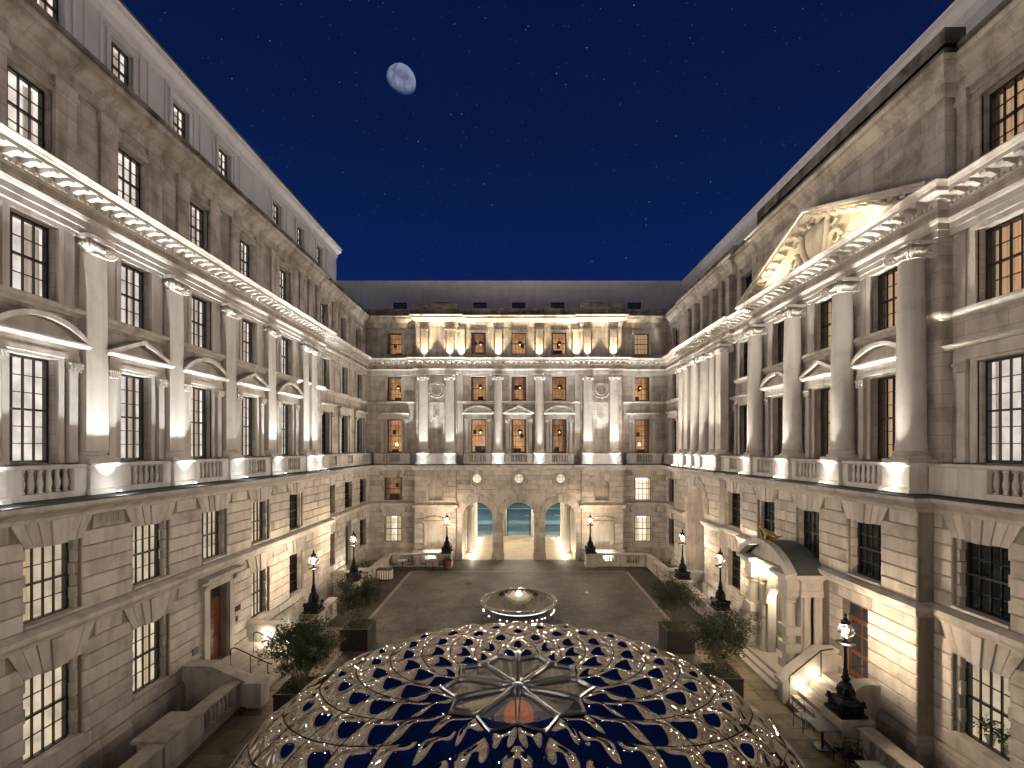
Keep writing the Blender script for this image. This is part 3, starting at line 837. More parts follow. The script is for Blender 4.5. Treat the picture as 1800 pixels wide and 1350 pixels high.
M['asphalt'] = plain('wet_asphalt', (0.085, 0.118, 0.125), 0.5, 0, 0.3, 0.8)
M['pavegrey'] = plain('street_paving', (0.20, 0.25, 0.25), 0.5, 0, 0.2, 0.6)
M['lawn'] = plain('lawn', (0.03, 0.12, 0.02), 0.9, 0, 0.4, 2.0)
M['passage'] = stone('passage_floor', (0.44, 0.36, 0.25), var=0.2, streak=0.0, rough=0.5)
sheet('ground', -300, 300, -300, 300, -2.5, M['slab_joint'])
court = sheet('courtyard_floor', -8.45, 8.45, -9.6, 40.2, 0.0, M['setts'], 2.4)
pav_l = sheet('pavement', -10.9, -8.45, -9.6, 37.9, -0.012, M['slab_joint'], 2.3)
pav_r = sheet('pavement', 8.45, 10.9, -9.6, 37.9, -0.012, M['slab_joint'], 2.3)
sheet('pavement', -10.9, -8.45, 37.9, 40.4, -0.012, M['slab_joint'], 2.3); sheet('pavement', 8.45, 10.9, 37.9, 40.4, -0.012, M['slab_joint'], 2.3)
for x in (-8.45, 8.45):
    mb = MB(); n = 26
    for i in range(n): mb.box(x - 0.11, x + 0.11, 10.3 + i, 11.29 + i, -0.01, 0.006)
    tag(put('stone_line', mb.mesh('stone_line', M['kerb'])), kind='structure')
mb = MB()
for i in range(17): mb.box(-8.34 + i * 0.981, -7.37 + i * 0.981, 36.2, 36.42, -0.01, 0.006)
tag(put('stone_line', mb.mesh('stone_line', M['kerb'])), kind='structure')
random.seed(11)
for (parent, sx) in ((pav_l, -1), (pav_r, 1)):
    y = 8.0; row = 0
    while y < 25:
        d = random.choice((0.62, 0.75, 0.9)); xs = [8.57, 9.3 + random.uniform(-.15, .15), 10.05 + random.uniform(-.15, .15), 10.88]
        for i in range(3):
            a, b = xs[i], xs[i+1]; w_ = round(b - a, 1)
            def mk(w_=w_, d=d):
                mb = MB(); mb.box(0.008, w_ - 0.008, 0.008, d - 0.008, -0.03, 0.0); return mb.mesh('slab', M['slab'])
            x0 = a if sx > 0 else -b
            put('slab', cached(('slab', w_, d), mk), parent, (x0, y, random.uniform(0.0, 0.004)))
        y += d
# under the dome pavilion the same slabs make a square apron
apron = sheet('apron', -8.33, 8.33, 3.0, 19.6, 0.004, M['slab_joint'], 0.02)
for i in range(18):
    for j in range(5):
        for sx in (-1, 1):
            def mk():
                mb = MB(); mb.box(0.01, 0.81, 0.01, 0.91, -0.01, 0.0); return mb.mesh('slab', M['slab'])
            x = 8.3 - (j + 1) * 0.82; y = 3.1 + i * 0.915
            if math.hypot(x + 0.4, y - 11.4) < 5.6: continue
            put('slab', cached('apslab', mk), apron, (x if sx > 0 else -x - 0.82, y, 0.012))

# ================================================================ LEFT WING   (s = world y, p = -world x)
WL = wing(PI / 2, 'left stone wing with round columns, lit tall windows and an attic floor in the roof')
LOW, UPP = 12.60, 13.20
near_l = (12.6, 15.95, 19.25)
lower_storeys(WL, -9.0, 31.0, LOW,
    {2.4: 'cream', 5.8: 'cream', 9.2: 'cream', 12.6: 'cream', 15.95: 'cream', 22.65: 'cream', 26.3: 'dark'},
    {2.4: 'cream', 5.8: 'cream', 9.2: 'cream', 12.6: 'cream', 15.95: 'cream', 19.25: 'cream', 22.65: 'cream', 26.3: 'dark'},
    door=((19.4, 1.3, 0.72, 3.95),), jamb_near=(12.6, 15.95, 19.25, 22.65, 26.3), pan=near_l)
lower_storeys(WL, 31.0, 40.6, 13.05, {32.2: 'dark', 38.9: 'dark'}, {32.2: 'dark', 35.6: 'dark', 38.9: 'dark'}, door=((35.6, 1.3, 0.72, 3.75),))
pl = [(-9.0, LOW), (31.0, LOW), (31.0, 13.05), (40.6, 13.05)]
moulding(WL, pl, P_LEDGE, name='ledge'); moulding(WL, pl, P_LEAD, 'ledge', name='lead_flashing'); moulding(WL, pl, P_STRING, name='string_course')
moulding(WL, [(-9, LOW), (18.6, LOW)], P_PLINTH, 'wall', name='plinth'); moulding(WL, [(20.2, LOW), (31.0, LOW), (31.0, 13.05), (34.8, 13.05)], P_PLINTH, 'wall', name='plinth'); moulding(WL, [(36.4, 13.05), (40.6, 13.05)], P_PLINTH, 'wall', name='plinth')
kinds = ['arch', 'gable']
lb = [(2.4, 'gable', 'white', 'white', 'white', False, False), (5.8, 'arch', 'white', 'white', 'white', False, False), (9.2, 'gable', 'white', 'white', 'white', False, False)]
for i, s in enumerate((12.6, 15.95, 19.25, 22.65, 26.3)):
    lb.append((s, kinds[i % 2], 'white', 'white', 'white', s in near_l, False))
upper_storeys(WL, -9.0, 31.0, UPP, lb)
upper_storeys(WL, 31.0, 41.2, 13.5, [(s, 'flat', 'dark', 'white', 'white', False, False) for s in (32.3, 35.8, 39.2)], pa=13.62)
pu = [(-9.0, UPP - 0.1), (31.0, UPP - 0.1), (31.0, 13.4), (41.1, 13.4)]
entablature(WL, pu)
moulding(WL, [(-9, UPP), (31.0, UPP), (31.0, 13.5), (41.0, 13.5)], P_SILLBAND, name='sill_band')
attic_storey(WL, [(-9.0, UPP + 0.12), (31.0, UPP + 0.12), (31.0, 13.62), (41.2, 13.62)])
lcols = (4.25, 7.6, 10.95, 14.27, 17.6, 20.93, 24.4, 28.3, 29.45)
for s in lcols: column(WL, s, UPP + 0.05, True)
for s in lcols[:-2]: pedestal(WL, s, 12.69)
pedestal(WL, 28.875, 12.69, 2.2)
edges = [(x + 0.53, y - 0.53) for x, y in zip(lcols[:6], lcols[1:7])] + [(24.93, 27.775)]
for a, b in edges: balustrade(WL, a, b, 12.76, 6)
balustrade(WL, 29.98, 31.0, 12.76, 0, die=0.5)
for a, b in ((31.0, 33.6), (33.6, 37.4), (37.4, 40.7)): balustrade(WL, a, b, 12.9, 5)
for s in lcols[:-2]:
    for d in (-0.72, 0.72): attic_panel(WL, s + d, UPP + 0.12, 0.62)
for s in (28.3, 29.5, 30.6, 34.05, 37.5): attic_panel(WL, s, UPP + 0.12 if s < 31 else 13.62, 0.5)
# strips flanking the second-floor windows
def strip():
    mb = MB(); mb.box(-0.14, 0.14, -0.05, 0.05, 0, 2.15); mb.box(-0.17, 0.17, -0.08, 0.05, 2.15, 2.27); return mb.mesh('pilaster_strip', M['trim'])
for s in (12.6, 15.95, 19.25, 22.65, 26.3):
    for d in (-0.98, 0.98): put('pilaster_strip', cached('strip', strip), WL, (s + d, UPP, 13.83))
# roof storey with its own small windows
mans_l = (14.5, 17.2, 20.2, 23.2, 28.2, 31.2, 34.2)
wall(WL, -9.0, 37.5, 14.75, 21.3, 25.4, [(s - 0.5, s + 0.5, 22.9, 24.6) for s in mans_l], mat='render', name='roof_wall', t=0.25)
mb = MB(); mb.box(37.46, 37.5, 14.75, 17.5, 21.3, 25.4); put('roof_wall', mb.mesh('roof_wall', M['render']), WL)
for s in mans_l:
    window(WL, s, 14.95, 22.9, 1.0, 1.7, 3, 4, 'white', panes=s < 22)
    frame_surround(WL, s, 14.75, 22.9, 24.6, 1.0, 0.16, mat='render')
P_EAVE = [(-0.3, 25.05), (0.06, 25.05), (0.08, 25.3), (0.14, 25.4), (0.28, 25.55), (0.30, 25.72), (0.34, 25.8), (-0.3, 25.9)]
moulding(WL, [(-9.0, 14.75), (37.5, 14.75), (37.5, 17.5)], P_EAVE, 'render', name='eaves')
mb = MB(); mb.ext([(14.35, 25.85), (14.75, 26.15), (17.5, 26.4), (17.5, 25.8)], -9.0, 37.8, 'x'); put('roof', mb.mesh('roof', M['lead']), WL)
def rpanel():
    mb = MB(); mb.box(-0.05, 0.05, -0.045, 0.05, 0, 3.2); return mb.mesh('roof_strip', M['render'])
for s in mans_l:
    for d in (-0.85, 0.85, 1.25): put('roof_strip', cached('rpan', rpanel), WL, (s + d, 14.75, 21.9))
# front door of the left wing with its stone surround
def door_part(wg, s, p, z0, w, h, label, glazed=False, transom=True):
    mb = MB(); dh = h - (0.62 if transom else 0.05)
    mb.box(-w/2, w/2, 0, 0.08, 0, dh)
    o = put('door', mb.mesh('door', M['oak']), wg, (s, p, z0)); o['label'] = label
    pm = lambda a, b: cached(('dp', round(a, 2), round(b, 2), glazed), lambda: (lambda m: (m.cbox(0, a, -0.03, 0.0, 0, b, 0.025), m.mesh('panel', M['oak' if not glazed else 'glassdoor']))[1])(MB()))
    rows = ((0.12, 0.28), (0.46, 0.26), (0.76, 0.18))
    for (za, hh) in rows:
        for k in range(2 if glazed else 1):
            pw_ = (w - 0.3) / (2 if glazed else 1) - (0.06 if glazed else 0)
            put('panel', pm(pw_, dh * hh), o, (-w/2 + 0.15 + k * (pw_ + 0.12), 0, dh * za))
    mb = MB(); mb.sphere((w/2 - 0.12, -0.06, dh * 0.44), 0.035, 8, 6); put('handle', mb.mesh('handle', M['brass'], smooth=True), o)
    if transom:
        mb = MB(); mb.add([(-w/2, 0.03, dh), (w/2, 0.03, dh), (w/2, 0.03, h), (-w/2, 0.03, h)], [(0,1,2,3)]); put('transom', mb.mesh('transom', M['glassdoor'], fix=False), o)
        mb = MB(); mb.box(-w/2, w/2, -0.03, 0.06, dh, dh + 0.06); mb.box(-0.025, 0.025, -0.02, 0.05, dh + 0.06, h); put('frame', mb.mesh('frame', M['oak']), o)
    return o
M['oak'] = plain('oak_door', (0.16, 0.055, 0.022), 0.42, 0, 0.45, 5)
M['brass'] = plain('brass', (0.5, 0.36, 0.14), 0.3, 1.0)
M['glassdoor'] = plain('dark_door_glass', (0.03, 0.04, 0.05), 0.12)
door_part(WL, 19.4, LOW + 0.3, 0.72, 1.3, 3.2, 'brown panelled door standing under a glazed transom')
mb = MB()
for sx in (-1, 1): mb.box(sx * 0.81 - 0.16, sx * 0.81 + 0.16, -0.12, 0.05, 0.72, 3.95)
mb.box(-0.97, 0.97, -0.12, 0.05, 3.95, 4.2); mb.ext([(0.05, 4.2), (-0.14, 4.2), (-0.2, 4.32), (-0.42, 4.38), (-0.42, 4.5), (0.05, 4.52)], -1.2, 1.2, 'x')
for sx in (-1, 1): mb.ext([(0.05, 3.9), (-0.14, 3.95), (-0.3, 4.2), (0.05, 4.2)], sx * 0.98 - 0.09, sx * 0.98 + 0.09, 'x')
put('door_surround', mb.mesh('door_surround', M['trim']), WL, (19.4, LOW, 0))
def plate(wg, s, p, z, w_, h_):
    mb = MB(); mb.cbox(-w_/2, w_/2, -0.03, 0.02, 0, h_, 0.008); return put('wall_plate', mb.mesh('wall_plate', M['granite']), wg, (s, p, z))
plate(WL, 18.05, LOW, 1.65, 0.32, 0.26); plate(WL, 20.75, LOW, 2.4, 0.42, 0.24); plate(WL, 20.7, LOW, 1.95, 0.16, 0.24)
mb = MB(); mb.box(-0.6, 0.6, 0.3, 0.36, 0.72, 3.75); put('door', mb.mesh('door', M['sash']), WL, (35.6, 13.05, 0))
# air grille in the mezzanine
mb = MB()
for i in range(6): mb.box(-0.24 + i * 0.085, -0.20 + i * 0.085, -0.012, 0.02, 0, 0.24)
tag(put('air_grille', mb.mesh('air_grille', M['joint']), WL, (14.4, LOW, 7.42)), kind='stuff')

# ================================================================ RIGHT WING   (s = -world y, p = world x)
WR = wing(-PI / 2, 'right stone wing with columned portico, carved gable and six-column screen')
def S(y): return -y
RN, RP, RC, RE = 12.60, 12.10, 12.22, 12.85      # lower planes: near part, portico, column screen, end
lower_storeys(WR, S(14.1), S(-9), RN, {S(12.7): 'cream', S(9.3): 'cream', S(5.9): 'cream'}, {S(12.7): 'dark', S(9.3): 'cream', S(5.9): 'cream'}, jamb_near=(S(12.7),), pan=(S(12.7),))
lower_storeys(WR, S(25.2), S(14.1), RP, {}, {S(16.3): 'dark', S(19.5): 'dark', S(22.75): 'dark'}, door=((S(16.75), 1.3, 1.2, 4.05),),
    voids=((S(22.6), S(18.1), 0.0, 4.55, False),), jamb_near=(S(16.3), S(19.5), S(22.75)), pan=(S(16.3), S(19.5)))
lower_storeys(WR, S(28.2), S(25.2), 12.5, {S(27.0): 'dark'}, {S(27.0): 'dark'})
lower_storeys(WR, S(40.6), S(36.6), RE, {S(39.0): 'dark'}, {S(39.0): 'dark'})
ca = S(32.3); ar = 1.72; zsp = 5.35
arch_wall(WR, S(36.6), S(28.2), RC + 0.05, -2.45, 7.95, [(ca, ar, zsp, 0.3)], t=1.9, mat='block')
mb = MB(); mb.box(ca - 2.2, ca + 2.2, RC + 1.9, RC + 2.0, -0.5, 7.6); put('arch_back', mb.mesh('arch_back', M['wall']), WR)
window(WR, ca - 0.9, RC + 1.86, 0.9, 1.3, 3.4, 3, 5, 'dark'); window(WR, ca + 0.9, RC + 1.86, 0.9, 1.3, 3.4, 3, 5, 'dark')
vd = [(ca - ar, ca + ar, 0.0, zsp, False)]
for k in range(5):
    zz = zsp + 0.48 * k; rr = max(0.0, (ar + 0.75) ** 2 - (0.48 * k + 0.24) ** 2) ** 0.5; vd.append((ca - rr, ca + rr, zz + 0.06, zz + 0.42, False))
courses(WR, S(36.6), S(28.2), RC, 0.95, 4.55, 8, vd, 3.0); courses(WR, S(36.6), S(28.2), RC, 5.0, 7.75, 6, vd, 3.0)
arch_stones(WR, ca, RC, ar, zsp, 13, 0.72)
plr = [(S(40.6), RE), (S(36.6), RE), (S(36.6), RC), (S(28.2), RC), (S(28.2), 12.5), (S(25.2), 12.5), (S(25.2), RP), (S(14.1), RP), (S(14.1), RN), (S(-9), RN)]
moulding(WR, plr, P_LEDGE, name='ledge'); moulding(WR, plr, P_LEAD, 'ledge', name='lead_flashing')
moulding(WR, [(S(40.6), RE), (S(36.6), RE), (S(36.6), RC), (ca - ar - 0.02, RC)], P_STRING, name='string_course')
moulding(WR, [(ca + ar + 0.02, RC), (S(28.2), RC), (S(28.2), 12.5), (S(25.2), 12.5), (S(25.2), RP), (S(14.1), RP), (S(14.1), RN), (S(-9), RN)], P_STRING, name='string_course')
moulding(WR, [(S(40.6), RE), (S(36.6), RE), (S(36.6), RC), (ca - ar - 0.02, RC)], P_PLINTH, 'wall', name='plinth')
moulding(WR, [(ca + ar + 0.02, RC), (S(28.2), RC), (S(28.2), 12.5), (S(25.2), 12.5), (S(25.2), RP), (S(17.5), RP)], P_PLINTH, 'wall', name='plinth')
moulding(WR, [(S(16.0), RP), (S(14.1), RP), (S(14.1), RN), (S(-9), RN)], P_PLINTH, 'wall', name='plinth')
UN, UPo, UC, UE = 13.20, 12.85, 12.95, 13.12
upper_storeys(WR, S(14.1), S(-9), UN, [(S(12.7), 'flat', 'white', 'amber', 'amber', True, False), (S(9.3), 'arch', 'white', 'white', 'white', False, False), (S(5.9), 'gable', 'white', 'white', 'white', False, False)])
upper_storeys(WR, S(25.2), S(14.1), UPo, [(S(16.25), 'arch', 'amber', 'amber', None, True, False), (S(19.45), 'gable', 'amber', 'amber', None, True, False), (S(22.75), 'arch', 'amber', 'amber', None, False, False)], pa=12.95)
upper_storeys(WR, S(28.2), S(25.2), UN, [(S(27.0), 'flat', 'dark', 'dark', 'dark', False, False)])
upper_storeys(WR, S(41.2), S(36.6), UE, [(S(39.1), 'flat', 'warm', 'warm', 'warm', False, False)])
cs = [28.95, 29.95, 31.4, 33.0, 34.6, 35.75]
wins_c = [S(30.68), S(32.2), S(33.8)]
wall(WR, S(36.6), S(28.2), UC + 0.5, LEDGE - 0.3, 17.0, [(w_ - 0.5, w_ + 0.5, N0, N1) for w_ in wins_c] + [(w_ - 0.5, w_ + 0.5, U0, U1) for w_ in wins_c])
for w_ in wins_c:
    window(WR, w_, UC + 0.75, N0, 1.0, N1 - N0, 3, 6, 'dark'); window(WR, w_, UC + 0.75, U0, 1.0, U1 - U0, 3, 4, 'dark')
wall(WR, S(36.6), S(28.2), UC + 0.75, 17.3, 20.5, mat='attic')
for w_ in wins_c: window(WR, w_, UC + 0.72, A0, 1.1, A1 - A0, 3, 4, 'dark')
for y in cs:
    mb = MB(); mb.box(-0.24, 0.24, -0.1, 0.6, 0, 2.5); mb.box(-0.3, 0.3, -0.16, 0.6, 2.5, 2.74); mb.box(-0.28, 0.28, -0.14, 0.6, 0, 0.2)
    put('attic_pier', cached('atpier', lambda: mb.mesh('attic_pier', M['attic'])), WR, (S(y), UC + 0.15, 17.6))
d_ = 0.1
pur = [(S(41.1), UE - d_), (S(36.6), UE - d_), (S(36.6), UC - d_), (S(28.2), UC - d_), (S(28.2), UN - d_), (S(25.2), UN - d_), (S(25.2), UPo - d_), (S(14.1), UPo - d_), (S(14.1), UN - d_), (S(-9), UN - d_)]
entablature(WR, pur)
for seg in ([(S(41.0), UE), (S(36.62), UE)], [(S(28.1), UN), (S(25.2), UN), (S(25.2), UPo), (S(14.1), UPo), (S(14.1), UN), (S(-9), UN)]):
    moulding(WR, seg, P_SILLBAND, name='sill_band')
attic_storey(WR, [(S(41.1), UE + .1), (S(36.6), UE + .1), (S(36.6), UC + .1), (S(28.2), UC + .1), (S(28.2), UN + .1), (S(25.2), UN + .1), (S(25.2), 12.95), (S(14.1), 12.95), (S(14.1), UN + .12), (S(-9), UN + .12)])
pcols = (14.72, 17.85, 21.1, 24.45)
for y in pcols: column(WR, S(y), 12.45); pedestal(WR, S(y), 11.95)
for y in cs: column(WR, S(y), 12.62 if y in (31.4, 33.0) else 12.72, y not in (31.4, 33.0))
for a, b in ((28.95, 29.95), (34.6, 35.75)): pedestal(WR, S((a + b) / 2), 12.07, 2.15)
for y in (31.4, 33.0): pedestal(WR, S(y), 12.07, 0.95)
for y in (5.0, 8.2): column(WR, S(y), 12.9); pedestal(WR, S(y), 12.37)
for a, b in zip(pcols[:-1], pcols[1:]): balustrade(WR, S(b) + 0.53, S(a) - 0.53, 12.05, 6)
balustrade(WR, S(14.1), S(8.73), 12.47, 8)
balustrade(WR, S(28.2), S(25.0), 12.3, 4)
for a, b in ((30.5, 30.95), (31.85, 32.55), (33.45, 34.05)): balustrade(WR, S(b), S(a), 12.2, 2, die=0.06)
balustrade(WR, S(40.7), S(36.6), 12.7, 5)
for y in (16.25, 19.45, 22.75):
    for d in (-0.98, 0.98): put('pilaster_strip', cached('strip', strip), WR, (S(y) + d, UPo, 13.83))
for d in (-1.1, 1.1): put('pilaster_strip', cached('strip', strip), WR, (S(12.7) + d, UN, 13.83)); attic_panel(WR, S(12.7) + d * 1.05, UN + 0.12, 0.3)
for y in (27.9, 26.0): attic_panel(WR, S(y), UN + 0.12, 0.4)
# gable over the portico
PCY = S(19.8); PH = 5.65; PZ = 17.52; PAPX = 19.75; PP = UPo - d_
mb = MB(); mb.ext([(-PH + 0.3, PZ), (PH - 0.3, PZ), (0, PAPX - 0.25)], 0.0, 0.5, 'y'); tymp = put('tympanum', mb.mesh('tympanum', M['trim']), WR, (PCY, PP + 0.05, 0))
sl = (PAPX - PZ) / (PH + 0.35)
for sx in (-1, 1):
    mb = MB()
    def band(dz0, dz1, out):
        e = PH + 0.35
        mb.ext([(sx * e, PZ + dz0), (sx * e, PZ + dz1), (0, PAPX + dz1), (0, PAPX + dz0)], -out, 0.45, 'y')
    band(-0.28, -0.12, 0.16); band(-0.12, 0.0, 0.58); band(0.0, 0.12, 0.66)
    rk = put('raking_cornice', mb.mesh('raking_cornice', M['trim']), WR, (PCY, PP, 0))
    for k in range(11):
        t = (k + 0.9) / 12.0; x = sx * (PH + 0.35) * (1 - t); z = PZ - 0.14 + (PAPX - PZ) * t
        def md():
            m2 = MB(); m2.ext([(0, 0), (0, -0.14), (-0.10, -0.155), (-0.28, -0.09), (-0.38, -0.10), (-0.41, 0)], -0.10, 0.10, 'x'); return m2.mesh('modillion', M['trim'])
        put('modillion', cached('rmod', md), rk, (x, -0.16, z))
# carved shield with scrolls and plumes in the gable
mb = MB(); n = 16
prof = [(0.55, 0.78), (0.60, 0.45), (0.52, 0.05), (0.30, -0.45), (0.0, -0.75), (-0.30, -0.45), (-0.52, 0.05), (-0.60, 0.45), (-0.55, 0.78), (-0.28, 0.92), (0, 0.86), (0.28, 0.92)]
rings = [(1.0, 0.0), (0.97, -0.16), (0.75, -0.30), (0.4, -0.38), (0.02, -0.40)]
vs2 = [(x * k, d, z * k) for (k, d) in rings for (x, z) in prof]; q = len(prof)
mb.add(vs2, [(r * q + i, r * q + (i + 1) % q, (r + 1) * q + (i + 1) % q, (r + 1) * q + i) for r in range(len(rings) - 1) for i in range(q)])
shield = put('carved_shield', mb.mesh('carved_shield', M['trim'], smooth='all'), tymp, (0, -0.02, PZ + 0.86))
def plume(sx, pts, r0):
    m2 = MB(); m2.tube([(sx * x, y, z) for (x, y, z) in pts], r0, 8, r0 * 0.35); return m2.mesh('carved_scroll', M['trim'], smooth=True)
curl = lambda cx, cz, r, a0, a1, y: [(cx + r * (1 - 0.55 * i / 11) * math.cos(a0 + (a1 - a0) * i / 11), y, cz + r * (1 - 0.55 * i / 11) * math.sin(a0 + (a1 - a0) * i / 11)) for i in range(12)]
for sx in (-1, 1):
    put('carved_scroll', plume(sx, [(0.55, -0.1, -0.55), (0.75, -0.18, -0.1), (0.85, -0.2, 0.35)] + curl(1.15, 0.55, 0.34, PI * 0.9, -PI * 0.9, -0.2), 0.13), tymp, (0, 0, PZ + 0.82))
    put('carved_scroll', plume(sx, [(0.5, -0.1, -0.75), (0.95, -0.18, -0.55)] + curl(1.35, -0.25, 0.36, PI * 1.1, -PI * 0.8, -0.2), 0.14), tymp, (0, 0, PZ + 0.82))
    put('carved_scroll', plume(sx, [(0.9, -0.08, -0.85), (1.4, -0.14, -0.80)] + curl(1.95, -0.62, 0.26, PI * 1.1, -PI * 0.8, -0.14), 0.12), tymp, (0, 0, PZ + 0.82))
    put('carved_scroll', plume(sx, [(0.1, -0.1, 0.75), (0.3, -0.22, 0.95)] + curl(0.5, 1.0, 0.22, PI, -PI * 0.8, -0.24), 0.10), tymp, (0, 0, PZ + 0.82))
# plain raised roof band of the right wing
wall(WR, S(44.0), S(-9), 15.75, 21.3, 25.2, mat='render', name='roof_wall'); moulding(WR, [(S(44.0), 15.75), (S(-9), 15.75)], [(o, z - 0.3) for (o, z) in P_EAVE], 'render', name='eaves')
mb = MB(); mb.box(S(25.2), S(14.1), 12.95, 13.6, 21.3, 22.5); put('parapet_block', mb.mesh('parapet_block', M['sooty']), WR)
door_part(WR, S(16.75), RP + 0.3, 1.2, 1.3, 2.85, 'brown glazed door behind the tallest lamp post', glazed=True)

# ================================================================ FAR WING   (s = world x, p = world y)
WB = wing(0, 'far stone wing with three open arches leading to the street')
BR, BP, BC = 40.5, 39.95, 40.15
lower_storeys(WB, -13.3, -9.0, BR, {-11.0: 'cream'}, {-11.0: 'warm'}); lower_storeys(WB, 9.0, 13.1, BR, {10.9: 'cream'}, {10.9: 'cream'})
arches = [(-3.62, 1.33, 3.62, 0.0), (0.0, 1.33, 3.62, 0.0), (3.62, 1.33, 3.62, 0.0)]
arch_wall(WB, -5.5, 5.5, BC + 0.05, 0.0, 7.95, arches, t=0.95, mat='block')
avd = []
for (c, r, zs, zf) in arches:
    avd.append((c - r, c + r, -1, zs, False))
    for k in range(8):
        zz = zs + 0.25 * k; rr = max(0.0, (r + 0.62) ** 2 - (0.25 * k + 0.05) ** 2) ** 0.5
        if rr > 0: avd.append((c - rr, c + rr, zz, zz + 0.25, False))
courses(WB, -5.5, 5.5, BC, 0.6, 4.55, 9, avd, 2.8); courses(WB, -5.5, 5.5, BC, 5.7, 7.75, 5, [(c - 0.62, c + 0.62, 6.45, 7.6, False) for c in (-3.62, 0, 3.62)] + [(c - 0.3, c + 0.3, 5.5, 6.5, False) for c in (-3.62, 0, 3.62)], 2.8)
for (c, r, zs, zf) in arches: arch_stones(WB, c, BC, r, zs, 11, 0.62)
for c in (-5.22, -1.81, 1.81, 5.22):
    w_ = 0.98 if abs(c) < 3 else 0.56
    mb = MB(); mb.box(-w_/2 - 0.05, w_/2 + 0.05, -0.06, 1.06, 0, 0.6); put('pier_base', mb.mesh('pier_base', M['block']), WB, (c, BC, 0))
    mb = MB(); mb.box(-w_/2 - 0.03, w_/2 + 0.03, -0.035, 1.0, 3.5, 3.66); put('impost', mb.mesh('impost', M['trim']), WB, (c, BC, 0))
for c in (-3.62, 0.0, 3.62):           # round windows over the arches
    mb = MB()
    for (r0, r1, y) in ((0.36, 0.50, -0.14), (0.50, 0.60, -0.07)):
        k = 24
        for i in range(k):
            a, b = 2*PI*i/k, 2*PI*(i+1)/k
            mb.ext([(r0*math.cos(a), r0*math.sin(a)), (r1*math.cos(a), r1*math.sin(a)), (r1*math.cos(b), r1*math.sin(b)), (r0*math.cos(b), r0*math.sin(b))], y, 0.12, 'y')
    o = put('round_window', mb.mesh('round_window', M['trim']), WB, (c, BC, 7.03))
    mb = MB(); mb.ext([(0.36*math.cos(2*PI*i/24), 0.36*math.sin(2*PI*i/24)) for i in range(24)], -0.015, 0.02, 'y'); put('pane', mb.mesh('pane', M['room_cream']), o)  # pane itself glows in place of a lit room
    mb = MB()
    for d in (-0.14, 0.14): mb.box(d - 0.012, d + 0.012, -0.05, 0.0, -0.36, 0.36); mb.box(-0.36, 0.36, -0.05, 0.0, d - 0.012, d + 0.012)
    put('glazing_bars', mb.mesh('glazing_bars', M['sash']), o)
    mb = MB(); mb.ext([(-0.16, 0), (0.16, 0), (0.22, 0.32), (-0.22, 0.32)], -0.22, 0.05, 'y'); put('keystone', mb.mesh('keystone', M['trim']), o, (0, 0, 0.42))
    mb = MB()
    for sx in (-1, 1): mb.tube([(sx * 0.62, -0.1, 0.35), (sx * 0.74, -0.12, 0.0), (sx * 0.66, -0.1, -0.35), (sx * 0.35, -0.12, -0.62), (0, -0.14, -0.70)], 0.06, 6)
    put('carved_scroll', mb.mesh('carved_scroll', M['trim'], smooth=True), o)
for c in (-7.2, 7.2):                   # end pavilions of the arcade
    arch_wall(WB, c - 1.8, c + 1.8, BP + 0.05, -2.45, 7.95, [(c, 0.62, 6.35, 5.15)], t=0.45, mat='block', closed=True, name='niche_wall')
    courses(WB, c - 1.8, c + 1.8, BP, 5.0, 7.75, 6, [(c - 0.78, c + 0.78, 5.0, 6.35, False), (c - 0.7, c + 0.7, 6.37, 6.9, False), (c - 0.4, c + 0.4, 6.9, 7.3, False)])
    arch_stones(WB, c, BP, 0.62, 6.35, 7, 0.55)
    courses(WB, c - 1.8, c + 1.8, BP, 0.95, 4.55, 8, [(c - 1.05, c + 1.05, 0.9, 3.75, False)])
    mb = MB(); mb.box(-1.0, 1.0, 0.06, 0.1, 1.0, 3.4); mb.box(-0.95, -0.62, -0.06, 0.1, 0.95, 3.1); mb.box(0.62, 0.95, -0.06, 0.1, 0.95, 3.1); mb.box(-1.0, 1.0, -0.1, 0.1, 3.1, 3.32); mb.box(-1.05, 1.05, -0.2, 0.1, 0.8, 0.97)
    k = 12; e = 1.2; rise = 0.45; rr = (e*e + rise*rise) / (2*rise); a = math.asin(e / rr)
    for i in range(k):
        t0 = -a + 2*a*i/k; t1 = -a + 2*a*(i+1)/k
        mb.ext([(rr*math.sin(t0), 3.4 + rise - rr + rr*math.cos(t0)), (rr*math.sin(t1), 3.4 + rise - rr + rr*math.cos(t1)), ((rr-.12)*math.sin(t1), 3.4 + rise - rr + (rr-.12)*math.cos(t1)), ((rr-.12)*math.sin(t0), 3.4 + rise - rr + (rr-.12)*math.cos(t0))], -0.32, 0.1, 'y')
    mb.box(-1.15, 1.15, -0.28, 0.1, 3.32, 3.42)
    put('blind_niche', mb.mesh('blind_niche', M['trim']), WB, (c, BP, 0))
    mb = MB(); mb.ext([(0.1, 4.5), (-0.08, 4.5), (-0.26, 4.68), (-0.26, 4.8), (0.1, 4.86)], -1.95, 1.95, 'x'); put('string_course', mb.mesh('string_course', M['trim']), WB, (c, BP, 0))
plb = [(-13.4, BR), (-9.0, BR), (-9.0, BP), (-5.4, BP), (-5.4, BC), (5.4, BC), (5.4, BP), (9.0, BP), (9.0, BR), (13.2, BR)]
moulding(WB, plb, P_LEDGE, name='ledge'); moulding(WB, plb, P_LEAD, 'ledge', name='lead_flashing')
for seg in ([(-13.4, BR), (-9.02, BR)], [(9.02, BR), (13.2, BR)]): moulding(WB, seg, P_STRING, name='string_course')
for seg in ([(-13.4, BR), (-9.0, BR), (-9.0, BP), (-5.52, BP)], [(5.52, BP), (9.0, BP), (9.0, BR), (13.2, BR)]): moulding(WB, seg, P_PLINTH, 'wall', name='plinth')
VR, VP, VC = 41.0, 40.55, 40.75
